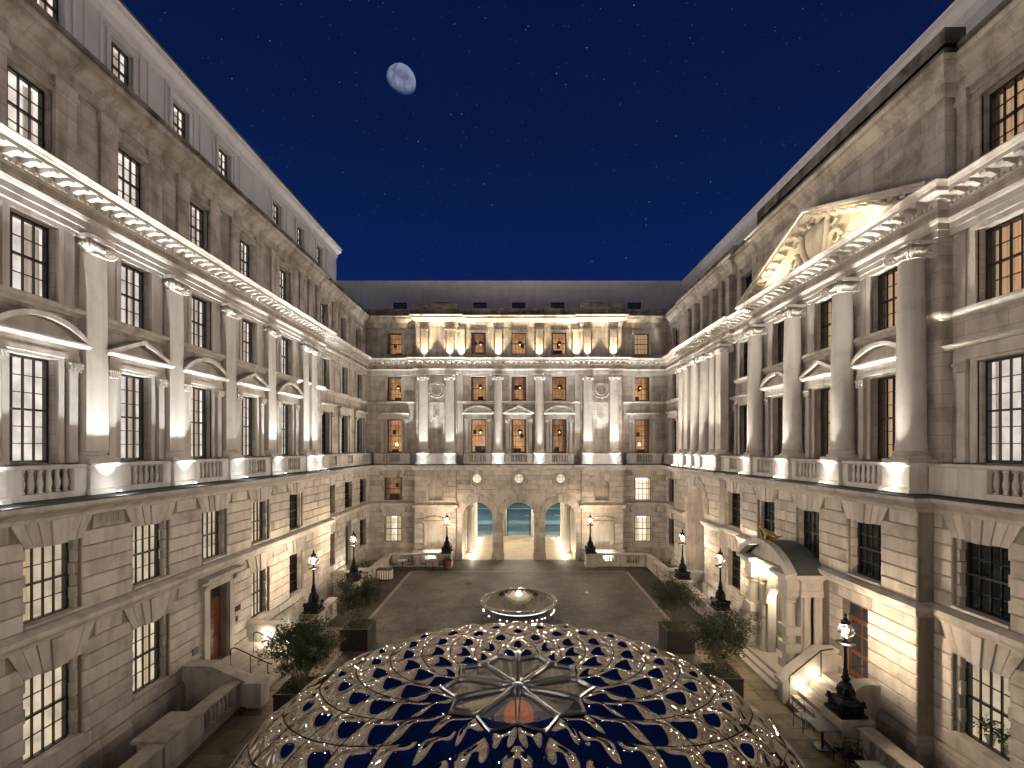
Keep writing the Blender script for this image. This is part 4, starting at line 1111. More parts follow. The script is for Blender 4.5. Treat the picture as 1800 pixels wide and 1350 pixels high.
upper_storeys(WB, -13.8, -9.0, VR, [(-11.0, 'flat', 'warm', 'warm', 'warm', False, True)]); upper_storeys(WB, 9.0, 13.4, VR, [(10.9, 'flat', 'warm', 'warm', 'amber', False, True)])
upper_storeys(WB, -5.4, 5.4, VC, [(-3.55, 'arch', 'warm', 'warm', 'warm', False, 'hang'), (0, 'gable', 'warm', 'warm', 'warm', False, 'hang'), (3.55, 'arch', 'warm', 'warm', 'warm', False, 'hang')])
for c in (-7.2, 7.2):
    arch_wall(WB, c - 1.8, c + 1.8, VP, LEDGE - 0.3, 17.0, [(c, 0.58, 11.75, 9.3)], t=0.22, mat='wall', closed=True, name='niche_wall')
    wall(WB, c - 1.8, c + 1.8, VP + 0.05, 17.3, 20.5, mat='attic')
    mb = MB(); k = 28
    for i in range(k):
        a, b = 2*PI*i/k, 2*PI*(i+1)/k
        for (r0, r1, y) in ((0.44, 0.58, -0.12),):
            mb.ext([(r0*math.cos(a), r0*math.sin(a)), (r1*math.cos(a), r1*math.sin(a)), (r1*math.cos(b), r1*math.sin(b)), (r0*math.cos(b), r0*math.sin(b))], y, 0.05, 'y')
        mb.sphere((0.72*math.cos(a), -0.05, 0.72*math.sin(a)), 0.075, 6, 4)
    put('carved_wreath', mb.mesh('carved_wreath', M['trim']), WB, (c, VP, 14.8))
    mb = MB(); mb.box(-0.6, 0.6, -0.06, 0.05, 13.55, 13.72); mb.box(-0.09, 0.09, -0.12, 0.05, 12.2, 12.6); put('panel_moulding', mb.mesh('panel_moulding', M['trim']), WB, (c, VP, 0))
pub = [(-13.5, VR - d_), (-9.0, VR - d_), (-9.0, VP - d_), (-5.4, VP - d_), (-5.4, VC - d_), (5.4, VC - d_), (5.4, VP - d_), (9.0, VP - d_), (9.0, VR - d_), (13.2, VR - d_)]
entablature(WB, pub)
for seg in ([(-13.5, VR), (-9.02, VR)], [(-5.38, VC), (5.38, VC)], [(9.02, VR), (13.2, VR)]): moulding(WB, seg, P_SILLBAND, name='sill_band')
attic_storey(WB, [(-13.7, VR + .12), (-9.0, VR + .12), (-9.0, VP + .05), (-5.4, VP + .05), (-5.4, VC + .12), (5.4, VC + .12), (5.4, VP + .05), (9.0, VP + .05), (9.0, VR + .12), (13.3, VR + .12)])
bcols = [(-8.3, 40.25), (-6.0, 40.25), (-1.79, 40.45), (1.8, 40.45), (6.0, 40.25), (8.3, 40.25)]
for s, p in bcols: column(WB, s, VP + 0.05 if abs(s) > 3 else p, abs(s) > 3)
for c in (-7.15, 7.15): pedestal(WB, c, 40.0, 3.36)
for s in (-1.79, 1.8): pedestal(WB, s, 39.93)
for c in (-3.55, 0, 3.55): balustrade(WB, c - 1.2, c + 1.2, 40.05, 6)
for a, b in ((-12.6, -9.5), (9.4, 12.4)): balustrade(WB, a, b, 40.3, 6)
apil = [(-8.25, VP + .05), (-6.0, VP + .05), (-5.05, VC + .12), (-1.79, VC + .12), (1.8, VC + .12), (5.05, VC + .12), (6.0, VP + .05), (8.25, VP + .05)]
for s, p in apil: attic_panel(WB, s, p, 0.62)
for s in (-5.15, 5.15):
    mb = MB(); mb.box(-0.25, 0.25, -0.12, 0.05, 9.0, 16.1); put('wall_pilaster', mb.mesh('wall_pilaster', M['trim']), WB, (s, VC, 0))
wx = (-11.3, -7.3, -3.7, 0, 3.7, 7.3, 11.0)
wall(WB, -20, 20, 44.2, 21.3, 25.2, [(x - 0.65, x + 0.65, 22.4, 23.55) for x in wx], mat='render', name='roof_wall')
for x in wx:
    window(WB, x, 44.45, 22.4, 1.3, 1.15, 2, 2, 'dark'); frame_surround(WB, x, 44.2, 22.4, 23.55, 1.3, 0.2, mat='render')
moulding(WB, [(-20, 44.2), (20, 44.2)], [(o, z - 0.3) for (o, z) in P_EAVE], 'render', name='eaves')
for c in (-7.2, 7.2):
    mb = MB(); mb.box(-1.85, 1.85, 0.1, 0.7, 21.3, 22.35); put('parapet_block', mb.mesh('parapet_block', M['sooty']), WB, (c, VP, 0))
mb = MB(); mb.box(-14.5, 14.5, 43.05, 50.5, 5.75, 21.4); put('light_blocker', mb.mesh('light_blocker', M['render']), WB)  # unseen box added to block street light leaking behind the facade
# passage behind the arches
for x in (-4.97, 4.97): mb = MB(); mb.box(x - 0.03, x + 0.03, 41.1, 51.6, 0, 5.6); put('passage_wall', mb.mesh('passage_wall', M['wall']), WB)
mb = MB(); mb.box(-5.0, 5.0, 41.1, 51.6, 5.3, 5.4); put('passage_ceiling', mb.mesh('passage_ceiling', M['trim']), WB)
tag(put('passage_floor', (lambda m: (m.box(-5.2, 5.2, 40.2, 51.6, -0.3, 0.0), m.mesh('passage_floor', M['passage']))[1])(MB())), kind='structure')
for c, w_ in ((-4.95, 0.3), (-1.81, 0.9), (1.81, 0.9), (4.95, 0.3)): mb = MB(); mb.box(c - w_/2, c + w_/2, 51.0, 51.7, 0, 5.4); put('street_pier', mb.mesh('street_pier', M['block']), WB)
pc = MB(); pc.lathe([(0.36, 0), (0.36, 0.1), (0.3, 0.14), (0.28, 0.2), (0.25, 3.9), (0.3, 4.0), (0.34, 4.15), (0.34, 4.3)], 18)
pcm = pc.mesh('passage_column', M['column'], smooth=True)
for y in (43.2, 45.6, 48.0):
    for x in (-4.55, 4.55): put('passage_column', pcm, WB, (x, y, 0))
# ================================================================ NEAR WING, behind the camera (it shows in the dome's mirrors)
WN = wing(PI, 'stone wing behind the viewpoint, closing the courtyard')
wall(WN, -13.5, 13.5, 9.6, -2.4, 17.0, [(x - .65, x + .65, a, b) for x in (-10.5, -7, -3.5, 0, 3.5, 7, 10.5) for (a, b) in ((G0, G1), (F0, F1), (N0, N1), (U0, U1))])
for x in (-10.5, -7, -3.5, 0, 3.5, 7, 10.5):
    for (a, b, st) in ((G0, G1, 'cream'), (F0, F1, 'warm'), (N0, N1, 'white'), (U0, U1, 'warm')): window(WN, x, 9.9, a, 1.3, b - a, 4, 4, st)
moulding(WN, [(-13.5, 9.6), (13.5, 9.6)], P_CORONA, name='cornice'); moulding(WN, [(-13.5, 9.6), (13.5, 9.6)], P_LEDGE, name='ledge')
wall(WN, -13.5, 13.5, 9.75, 17.3, 22.0, mat='attic')
# ================================================================ FLOODLIGHTS on the ledges
COOL = (0.90, 0.97, 1.0); WARM = (1.0, 0.86, 0.62); AMBER = (1.0, 0.72, 0.42)
for i, y in enumerate(lcols):
    where = 'under the column of the left wing, ' + ORD[i] + ' from the viewpoint'
    k = {20.93: 0.3, 4.25: 0.6}.get(y, 1.0)
    floodlight((-12.28, y, LEDGE), (-13.1, y, LEDGE + 5.0), where, P_COLUMN * k, COOL, added_fill=P_ADDED_FILL * 0.6)
for i, y in enumerate(pcols):
    floodlight((11.63, y, LEDGE), (12.5, y, LEDGE + 5.0), 'under the portico columns, ' + ORD[i] + ' from the viewpoint', P_COLUMN, (1.0, 0.97, 0.88), added_fill=P_ADDED_FILL * 0.8)
for i, y in enumerate(cs):
    floodlight((11.80, y, LEDGE), (12.67, y, LEDGE + 5.0), 'under the six-column screen, ' + ORD[i] + ' from the portico', P_COLUMN * 0.8, (1.0, 0.97, 0.88), added_fill=P_ADDED_FILL if i in (1, 4) else 0)
for i, (x, y) in enumerate(bcols):
    floodlight((x, y - 0.83 if abs(x) < 3 else 39.60, LEDGE), (x, y + 0.05 if abs(x) < 3 else 40.4, LEDGE + 5.0), 'under the far wing columns, ' + (ORD[i] if i else 'first') + ' from the left', P_COLUMN, COOL, added_fill=P_ADDED_FILL if i in (0, 2, 3, 5) else 0)
for i, (x, p) in enumerate(apil):
    floodlight((x, p - 0.36, COR_T + 0.06), (x, p - 0.02, COR_T + 1.9), 'of the far wing attic, ' + (ORD[i] if i else 'first') + ' from the left', P_ATTIC, (1.0, 0.78, 0.50), 84, 1.0, 'Linear', pool=False)
for i, x in enumerate((-8.75, -1.75, 5.25)):  # unseen floodlights added to raise the fill in the courtyard
    floodlight((x, -9.05, LEDGE), (x, -9.6, LEDGE + 5.0), 'of the wing behind the viewpoint, added unseen for fill light, ' + (ORD[i] if i else 'first') + ' one', P_COLUMN, COOL, added_fill=P_ADDED_FILL * 1.5)
# bare area lights added to brighten the gable, no fitting built
for sx in (-1, 1):
    light('gable_light', 'AREA', (12.33, 19.8 + sx * 2.9, 17.64), P_PEDIMENT, (1.0, 0.80, 0.50), None, (12.75, 19.8 + sx * 2.6, 19.0), sizes=(4.4, 0.08))

# ================================================================ LAMP POSTS
M['lantern_glass'] = glass_mat('lantern_glass', (1.0, 0.95, 0.88), 0.2)
M['bulb'] = glow('lantern_bulb', (1.0, 0.82, 0.62), L_LANTERN)
def lamp_parts():
    a = MB(); a.box(-0.42, 0.42, -0.42, 0.42, 0, 0.10); a.tbox(0, 0, 0.10, 0.34, 0.36, 0.34); a.box(-0.40, 0.40, -0.40, 0.40, 0.34, 0.40); a.tbox(0, 0, 0.40, 0.52, 0.34, 0.24)
    for sx in (-1, 1):
        for sy in (-1, 1): a.sphere((sx * 0.33, sy * 0.33, 0.46), 0.075, 8, 6)
    for k in range(4):
        for j in range(3):
            ang = k * PI / 2; x, y = (j - 1) * 0.19, -0.36
            a.sphere((x * math.cos(ang) - y * math.sin(ang), x * math.sin(ang) + y * math.cos(ang), 0.22), 0.06, 6, 4)
    b = MB(); b.lathe([(0.26, 0.52), (0.28, 0.58), (0.22, 0.66), (0.17, 0.72), (0.20, 0.80), (0.21, 0.88), (0.15, 0.98), (0.10, 1.03), (0.13, 1.08), (0.14, 1.13), (0.09, 1.2), (0.11, 1.25), (0.07, 1.32), (0.085, 1.37), (0.06, 1.42)], 16)
    for k in range(8):
        t = k * PI / 4; b.tube([(0.24*math.cos(t), 0.24*math.sin(t), 0.56), (0.25*math.cos(t), 0.25*math.sin(t), 0.68), (0.19*math.cos(t), 0.19*math.sin(t), 0.86)], 0.03, 5)
    c = MB(); c.lathe([(0.055, 1.42), (0.045, 2.1), (0.06, 2.12), (0.06, 2.16), (0.04, 2.2)], 12)
    d = MB(); d.lathe([(0.05, 2.20), (0.27, 2.24), (0.28, 2.27), (0.10, 2.30), (0.04, 2.33), (0.05, 2.38), (0.09, 2.42), (0.11, 2.44)], 20)
    g = MB(); g.lathe([(0.10, 2.44), (0.21, 2.55), (0.245, 2.66), (0.21, 2.78), (0.12, 2.86)], 16, caps=False)
    r = MB()
    for k in range(8):
        t = k * PI / 4; r.tube([(q*math.cos(t), q*math.sin(t), z) for (q, z) in ((0.10, 2.44), (0.215, 2.55), (0.25, 2.66), (0.215, 2.78), (0.12, 2.86))], 0.010, 5)
    r.lathe([(0.246, 2.65), (0.258, 2.655), (0.258, 2.665), (0.246, 2.67)], 20, caps=False)
    f = MB(); f.lathe([(0.13, 2.86), (0.15, 2.88), (0.11, 2.92), (0.06, 2.96), (0.09, 3.0), (0.05, 3.06), (0.03, 3.1), (0.05, 3.14), (0.008, 3.24)], 14)
    for k in range(6):
        t = k * PI / 3; f.sphere((0.12*math.cos(t), 0.12*math.sin(t), 2.95), 0.035, 6, 4)
    u = MB(); u.sphere((0, 0, 2.66), 0.075, 10, 8)
    I = M['iron']
    return [('base', a.mesh('base', I, smooth=True)), ('body', b.mesh('body', I, smooth=True)), ('pole', c.mesh('pole', I, smooth=True)), ('dish', d.mesh('dish', I, smooth=True)),
            ('lantern_glass', g.mesh('lantern_glass', M['lantern_glass'], smooth=True)), ('lantern_frame', r.mesh('lantern_frame', I, smooth=True)), ('finial', f.mesh('finial', I, smooth=True)), ('bulb', u.mesh('bulb', M['bulb'], smooth=True))]
LP = lamp_parts()
for (x, y, lab) in ((10.62, 15.07, 'beside the brown glazed door at lower right'), (10.8, 24.85, 'beside the arched entrance porch'), (10.8, 30.6, 'farthest along the right low wall'),
                    (-10.8, 24.4, 'nearer of the two along the left wall'), (-10.75, 30.2, 'farther of the two along the left wall'), (-5.9, 38.0, 'left of the three arches'), (5.85, 38.0, 'right of the three arches')):
    t = empty('lamp_post', (x, y, 1.1), 0, 'ornate black iron lamp post with lit lantern, ' + lab, 'lamp post', 'lit lamp posts round the courtyard')
    for nme, me in LP: put(nme, me, t)

# ================================================================ LOW WALLS round the light wells
def low_wall(pts, label, bal=(), t=0.34, h=1.02):
    """a low wall along y or x; pts: start, end (plan); bal: [(offset from start, n)]"""
    (x0, y0), (x1, y1) = pts; L = math.hypot(x1 - x0, y1 - y0); a = math.atan2(y1 - y0, x1 - x0)
    tr = empty('low_wall', (x0, y0, 0), a, label, 'low wall')
    mb = MB(); cur = 0.0
    gaps = sorted(bal)
    for (o, n) in gaps:
        w_ = n * 0.22
        if o > cur: mb.box(cur, o, -t/2, t/2, 0.22, h - 0.12)
        cur = o + w_
    if cur < L: mb.box(cur, L, -t/2, t/2, 0.22, h - 0.12)
    mb.box(0, L, -t/2 - 0.04, t/2 + 0.04, -0.3, 0.22)
    put('wall', mb.mesh('wall', M['block']), tr)
    mb = MB(); mb.ext([(-t/2 - 0.06, h - 0.10), (-t/2 - 0.09, h - 0.06), (-t/2 - 0.09, h - 0.01), (0, h + 0.01), (t/2 + 0.09, h - 0.01), (t/2 + 0.09, h - 0.06), (t/2 + 0.06, h - 0.10), (0, h - 0.12)], 0, L, 'x')
    put('coping', mb.mesh('coping', M['block']), tr)
    bm_ = baluster_mesh(h - 0.34, 1.05, 'block')
    for (o, n) in gaps:
        for i in range(n): put('baluster', bm_, tr, (o + 0.22 * (i + 0.5), 0, 0.22))
    return tr
def pier(x, y, w_, d, h, label, lampless=True):
    t = empty('stone_pier', (x, y, 0), 0, label, 'pier')
    mb = MB(); mb.box(-w_/2 - .05, w_/2 + .05, -d/2 - .05, d/2 + .05, -0.3, 0.25); mb.box(-w_/2, w_/2, -d/2, d/2, 0.25, h - 0.16); put('shaft', mb.mesh('shaft', M['block']), t)
    mb = MB(); mb.box(-w_/2 - .04, w_/2 + .04, -d/2 - .04, d/2 + .04, h - 0.16, h - 0.10); mb.box(-w_/2 - .10, w_/2 + .10, -d/2 - .10, d/2 + .10, h - 0.10, h); put('cap', mb.mesh('cap', M['block']), t)
    return t
low_wall([(-10.62, 8.0), (-10.62, 13.6)], 'low balustraded wall at the lower left corner', [(0.6, 8), (3.0, 8)])
pier(-10.85, 14.35, 0.85, 1.35, 1.1, 'broad stone pier without a lamp in the lower left wall')
low_wall([(-10.62, 15.05), (-10.62, 17.3)], 'mossy balustraded wall between the broad pier and the left steps', [(0.35, 7)])
low_wall([(-10.75, 21.9), (-10.75, 23.9)], 'low wall by the left steps, before the nearer lamp', [(0.5, 4)])
low_wall([(-10.75, 24.95), (-10.75, 26.9)], 'low wall between the two left lamps', [(0.3, 5)])
low_wall([(-10.75, 30.7), (-10.75, 32.0)], 'short balustrade just behind the farther left lamp', [(0.2, 3)])
low_wall([(-10.6, 33.0), (-10.6, 37.9)], 'far left low wall round the planted light well', [])
low_wall([(-10.6, 38.05), (-6.45, 38.05)], 'balustrade left of the three arches', [(0.9, 5), (2.75, 5)])
low_wall([(6.4, 38.05), (10.6, 38.05)], 'balustrade right of the three arches', [(0.5, 5), (2.35, 5)])
low_wall([(10.6, 33.0), (10.6, 37.9)], 'far right low wall round the planted light well', [])
low_wall([(10.75, 31.1), (10.75, 32.0)], 'short balustrade just behind the farthest right lamp', [(0.15, 3)])
low_wall([(10.75, 22.6), (10.75, 24.3)], 'low wall next to the porch steps', [(0.35, 4)])
low_wall([(10.75, 25.4), (10.75, 30.1)], 'balustrade between the two farther right lamps', [(0.3, 8), (2.5, 8)])
low_wall([(10.75, 6.0), (10.75, 14.4)], 'long balustrade at the lower right corner', [(0.6, 10), (3.2, 10), (6.0, 9)])
for (x, y, lab) in ((10.62, 15.07, 'under the nearest lamp post on the right'), (10.8, 24.85, 'under the lamp post beside the porch'), (10.8, 30.6, 'under the farthest right lamp post'), (-10.8, 24.4, 'under the nearer left lamp post'),
                    (-10.75, 30.2, 'under the farther left lamp post'), (-5.95, 38.05, 'under the lamp post left of the arches'), (5.9, 38.05, 'under the lamp post right of the arches')):
    pier(x, y, 0.85, 0.9, 1.1, 'stone pier ' + lab)
for (x, lab) in ((-10.9, 'far left'), (10.9, 'far right')):
    pier(x, 32.55, 0.9, 0.8, 1.15, 'square stone pier at the corner of the ' + lab + ' light well')
# cross walls of the light wells, with white walls below
for sx, lab in ((-1, 'left'), (1, 'right')):
    mb = MB(); mb.box(min(sx*10.9, sx*12.9), max(sx*10.9, sx*12.9), 32.2, 32.6, -2.4, 0.95); mb.box(min(sx*10.9, sx*12.9), max(sx*10.9, sx*12.9), 32.12, 32.68, 0.95, 1.08)
    tag(put('bridge_wall', mb.mesh('bridge_wall', M['block'])), 'stone bridge wall over the ' + lab + ' light well, beyond the lamps', 'low wall')
# linear wash lights in the light wells
M['led'] = glow('led_strip', (1.0, 0.95, 0.84), 22.0)
def led(x, y0, y1, z, sx, lab):
    t = empty('wall_washer', (x, (y0 + y1) / 2, z), 0, 'bright strip light washing the basement wall ' + lab, 'strip light', 'strip lights in the light wells')
    mb = MB(); mb.box(-0.06, 0.06, -(y1 - y0)/2, (y1 - y0)/2, 0, 0.06); put('housing', mb.mesh('housing', M['iron']), t)
    mb = MB(); mb.box(-0.035, 0.035, -(y1 - y0)/2 + .03, (y1 - y0)/2 - .03, 0.061, 0.07); put('lens', mb.mesh('lens', M['led']), t)
    light('wash', 'AREA', (0, 0, 0.10), P_WASH, (1.0, 0.93, 0.80), t, (sx * 0.35, 0, 1.0), sizes=(y1 - y0 - 0.1, 0.05)).rotation_euler.rotate_axis('Z', PI / 2)
led(-12.1, 22.9, 25.9, -0.75, -1, 'behind the nearer left lamp'); led(-12.45, 32.9, 34.6, 0.1, -1, 'beyond the farther left lamp')
led(12.0, 27.4, 29.6, -0.75, 1, 'behind the lamp beside the porch'); led(11.9, 33.6, 35.4, 0.1, 1, 'under the right arch')
for sx, lab in ((-1, 'left of the arches'), (1, 'right of the arches')):
    t = empty('wall_washer', (sx * 7.2, 39.45, 0.05), 0, 'bright strip light under the blind niche ' + lab, 'strip light', 'strip lights in the light wells')
    mb = MB(); mb.box(-0.7, 0.7, -0.05, 0.05, 0, 0.06); put('housing', mb.mesh('housing', M['iron']), t)
    mb = MB(); mb.box(-0.68, 0.68, -0.03, 0.03, 0.061, 0.07); put('lens', mb.mesh('lens', M['led']), t)
    light('wash', 'AREA', (0, 0, 0.1), P_WASH * 0.8, (1.0, 0.93, 0.8), t, (0, 0.3, 1.0), sizes=(1.3, 0.05))
# passage lamps
M['up'] = glow('uplight_lens', (1.0, 0.85, 0.6), 40.0)
k = 0
for y in (41.6, 43.9, 46.6, 49.4):
    for x in (-4.2, 4.2):
        t = empty('ground_uplight', (x, y, 0.0), 0, 'bright floor light in the passage, %s on the %s side' % (ORD[k // 2].replace('nearest', 'first'), 'left' if x < 0 else 'right'), 'floor light', 'floor lights in the passage')
        mb = MB(); mb.lathe([(0.12, 0), (0.12, 0.04), (0.08, 0.07)], 12); put('rim', cached('up_r', lambda: mb.mesh('rim', M['iron'], smooth=True)), t)
        mb2 = MB(); mb2.lathe([(0.075, 0.071), (0.075, 0.08)], 12); put('lens', cached('up_l', lambda: mb2.mesh('lens', M['up'], smooth=True)), t)
        light('glow', 'POINT', (0, 0, 0.25), P_PASSAGE / 4, (1.0, 0.87, 0.66), t, size=0.06)
        k += 1
mb = MB(); mb.lathe([(0.25, 5.22), (0.25, 5.29)], 16); dl = mb.mesh('passage_light', M['up'], smooth=True)
for i, y in enumerate((44.0, 48.0)):
    t = tag(put('ceiling_light', dl, None, (0, y, 0)), 'round ceiling light in the passage, ' + ('nearer' if i == 0 else 'farther') + ' one', 'ceiling light')
    light('downlight', 'POINT', (0, 0, 5.0), P_PASSAGE * 1.5, (1.0, 0.88, 0.68), t, size=0.2)
# ================================================================ the street beyond
sheet('street', -60, 60, 51.9, 80, -0.10, M['asphalt'], 0.3)
sheet('pavement', -60, 60, 51.6, 53.6, 0.02, M['pavegrey'], 0.3)
sheet('traffic_island', -60, 60, 58.5, 61.5, 0.03, M['pavegrey'], 0.3)
sheet('pavement', -60, 60, 74.0, 80.0, 0.03, M['pavegrey'], 0.3)
sheet('lawn', -60, 60, 80, 160, 0.05, M['lawn'], 0.4)
mk = MB()
for i in range(14): mk.box(-30 + i * 4.4, -28 + i * 4.4, 66.9, 67.1, -0.10, -0.094)
tag(put('lane_marking', mk.mesh('lane_marking', plain('road_paint', (0.6, 0.62, 0.6), 0.6))), kind='structure')
for x, w_ in ((-7.6, 'left'), (-0.9, 'middle left'), (1.1, 'middle right'), (8.0, 'right')):
    mb = MB(); mb.lathe([(0.16, 0), (0.16, 0.1), (0.12, 0.15), (0.11, 1.0), (0.14, 1.05), (0.13, 1.12), (0.02, 1.2)], 12)
    tag(put('bollard', cached('bollard', lambda: mb.mesh('bollard', M['iron'], smooth=True)), None, (x, 78.6, 0.03)), 'dark bollard across the street, ' + w_ + ' one seen through the arches', 'bollard', 'bollards across the street')
for x, lab in ((-13, 'left'), (13, 'right')):
    t = empty('added_street_lamp', (x, 62.0, 0.03), 0, 'tall unseen street lamp added to light the street, out of the arches to the ' + lab, 'street lamp')
    mb = MB(); mb.lathe([(0.12, 0), (0.07, 9.0)], 10); put('pole', mb.mesh('pole', M['iron'], smooth=True), t)
    mb = MB(); mb.lathe([(0.05, 9.0), (0.3, 9.1), (0.25, 9.3)], 12); put('lamp_head', mb.mesh('lamp_head', M['iron'], smooth=True), t)
    light('added_street_light', 'POINT', (0, 0, 8.7), P_STREET, (0.78, 1.0, 0.95), t, size=0.2)  # added out of view to brighten the street beyond the arches
# iron gates standing open at the street end
def gate(x, lab):
    t = empty('iron_gate', (x, 50.9, 0), 0, 'dark iron gate leaf with lattice, ' + lab, 'gate', 'gates at the street end')
    mb = MB(); mb.box(-0.03, 0.03, -0.03, 0.03, 0, 4.2); mb.box(-0.03, 0.03, 0.95, 1.0, 0, 4.2); put('stile', mb.mesh('stile', M['iron']), t)
    for z in (0.1, 1.2, 1.5, 4.1): put('rail', cached('grail', lambda: (lambda m: (m.box(-0.025, 0.025, 0, 0.96, 0, 0.06), m.mesh('rail', M['iron']))[1])(MB())), t, (0, 0, z))
    for i in range(7): put('bar', cached('gbar', lambda: (lambda m: (m.box(-0.012, 0.012, -0.012, 0.012, 0.1, 4.2), m.mesh('bar', M['iron']))[1])(MB())), t, (0, 0.13 + i * 0.115, 0))
    return t
for x, lab in ((-4.85, 'far left one'), (-1.22, 'left of the middle arch'), (1.22, 'right of the middle arch'), (4.85, 'far right one')): gate(x, lab)
g = gate(-2.45, 'half closed one in the left arch'); g.rotation_euler = (0, 0, R(-90))
# ================================================================ DOME PAVILION
DX, DY, DT, DR, DH = -0.03, 11.6, 3.75, 6.55, 1.28
def zd(r): return DT - DH + DH * math.sqrt(max(0.0, 1 - (r / DR) ** 2))
M['mirror'] = plain('polished_steel', (0.50, 0.46, 0.415), 0.02, 1.0)
M['steel'] = plain('satin_steel', (0.26, 0.26, 0.26), 0.28, 1.0)
M['step0'] = plain('pale_floor', (0.32, 0.29, 0.25), 0.4, 0, 0.15, 1.0)
M['gasket'] = plain('black_gasket', (0.01, 0.01, 0.01), 0.6)
dome = empty('dome_pavilion', (DX, DY, 0), 0, 'low glass and mirror dome with flower-shaped skylight at its top', 'pavilion')
mb = MB(); mb.lathe([(r, zd(r) - 0.05) for r in (1.45, 2.2, 3.0, 3.8, 4.6, 5.3, 5.9, 6.3, 6.5)] + [(6.54, 2.2)], 80, caps=False); put('shell', mb.mesh('shell', M['gasket'], smooth='all'), dome)
mb = MB(); mb.lathe([(6.50, 0.0), (6.50, 2.3), (6.60, 2.32), (6.60, 2.5), (6.50, 2.5)], 80, caps=False); put('drum', mb.mesh('drum', M['steel'], smooth=True), dome)
ANG = R(18); A0_ = -PI / 2
RINGS = [None, 2.77, 3.48, 4.16, 4.80, 5.38, 5.88, 6.25, 6.47]
def ring_r(k, j):
    if k == 0: return 2.10 if j % 2 == 0 else 1.95
    return RINGS[k]
def panel_mesh(cs_, bulge, n=15):
    """cs_: four corners (r, angle), from the inner one round; a pillow of polished metal"""
    mb = MB(); vs = []; g = 0.019
    for a in range(n + 1):
        for b in range(n + 1):
            u = g + (1 - 2 * g) * a / n; v = g + (1 - 2 * g) * b / n
            w = ((1-u)*(1-v), u*(1-v), u*v, (1-u)*v)
            r = sum(w[i] * cs_[i][0] for i in range(4)); t = sum(w[i] * cs_[i][1] for i in range(4))
            q = (math.sin(PI * u) * math.sin(PI * v)) ** 1.65 * bulge
            sl = DH * (r / DR ** 2) / math.sqrt(max(0.02, 1 - (r / DR) ** 2)); ln = math.hypot(1, sl)
            rr = r + q * sl / ln; z = zd(r) + q / ln
            vs.append((rr * math.cos(t), rr * math.sin(t), z))
    mb.add(vs, [(a*(n+1)+b, (a+1)*(n+1)+b, (a+1)*(n+1)+b+1, a*(n+1)+b+1) for a in range(n) for b in range(n)])
    return mb.mesh('mirror_panel', M['mirror'], smooth='all')
BUL = 0.14
for sgn in (1, -1):
    me = panel_mesh([(1.60, A0_), (2.10, A0_), (2.77, A0_ + sgn * ANG / 2), (1.95, A0_ + sgn * ANG)], BUL * 0.7)
    for j in range(10): put('mirror_panel', me, dome, (0, 0, 0), j * 2 * ANG)
for k in range(0, 7):
    off = 0.5 * (k % 2)
    for par in ((0, 1) if k == 0 else (0,)):
        t0 = A0_ + (off + par) * ANG
        me = panel_mesh([(ring_r(k, par), t0), (RINGS[k+1], t0 + ANG / 2), (RINGS[k+2], t0), (RINGS[k+1], t0 - ANG / 2)], BUL * (1.0 if k < 5 else 0.6))
        for j in range(0, 20 if k else 10): put('mirror_panel', me, dome, (0, 0, 0), j * ANG * (1 if k else 2))
# the flower: ten glazed petals in thick rounded frames
M['petal'] = glass_mat('skylight_glass', (0.85, 0.88, 0.88), 0.9, 0.03)
def petal():
    a, b = 1.60, 1.95; t = ANG
    kite = [(0.10 * math.cos(A0_ + t), 0.10 * math.sin(A0_ + t)), (a * math.cos(A0_), a * math.sin(A0_)), (b * math.cos(A0_ + t), b * math.sin(A0_ + t)), (a * math.cos(A0_ + 2*t), a * math.sin(A0_ + 2*t))]
    def samp(poly, n=10):
        o = []
        for i in range(4):
            p, q = Vector(poly[i]), Vector(poly[(i + 1) % 4])
            for k in range(n): o.append(p.lerp(q, k / n))
        return o
    outer = samp(kite); c = Vector((1.18 * math.cos(A0_ + t), 1.18 * math.sin(A0_ + t)))
    inner = [c + (p - c) * 0.86 for p in outer]
    for _ in range(5): inner = [(inner[i-1] + inner[i] * 2 + inner[(i + 1) % len(inner)]) / 4 for i in range(len(inner))]
    n = len(outer)
    rows = [(0.985, 0, 0.012), (0.93, 0, 0.045), (0.0, 1.06, 0.035), (0.0, 1.0, -0.05)]
    vs = []
    for (ko, ki, dz) in rows:
        for i in range(n):
            p = c + (outer[i] - c) * ko if ko else c + (inner[i] - c) * ki
            vs.append((p.x, p.y, zd(p.length) + dz))
    f = MB(); f.add(vs, [(r*n + i, r*n + (i+1) % n, (r+1)*n + (i+1) % n, (r+1)*n + i) for r in range(3) for i in range(n)])
    g = MB(); g.add([(p.x, p.y, zd(p.length) - 0.03) for p in inner], [tuple(range(n))])
    return f.mesh('petal_frame', M['steel'], smooth=True), g.mesh('petal_glass', M['petal'])
pf, pg = petal()
for j in range(10):
    o = put('petal_frame', pf, dome, (0, 0, 0), j * 2 * ANG); put('petal_glass', pg, o)
mb = MB(); mb.lathe([(0.16, DT - 0.03), (0.15, DT + 0.03), (0.05, DT + 0.05)], 20); put('hub', mb.mesh('hub', M['steel'], smooth=True), dome)
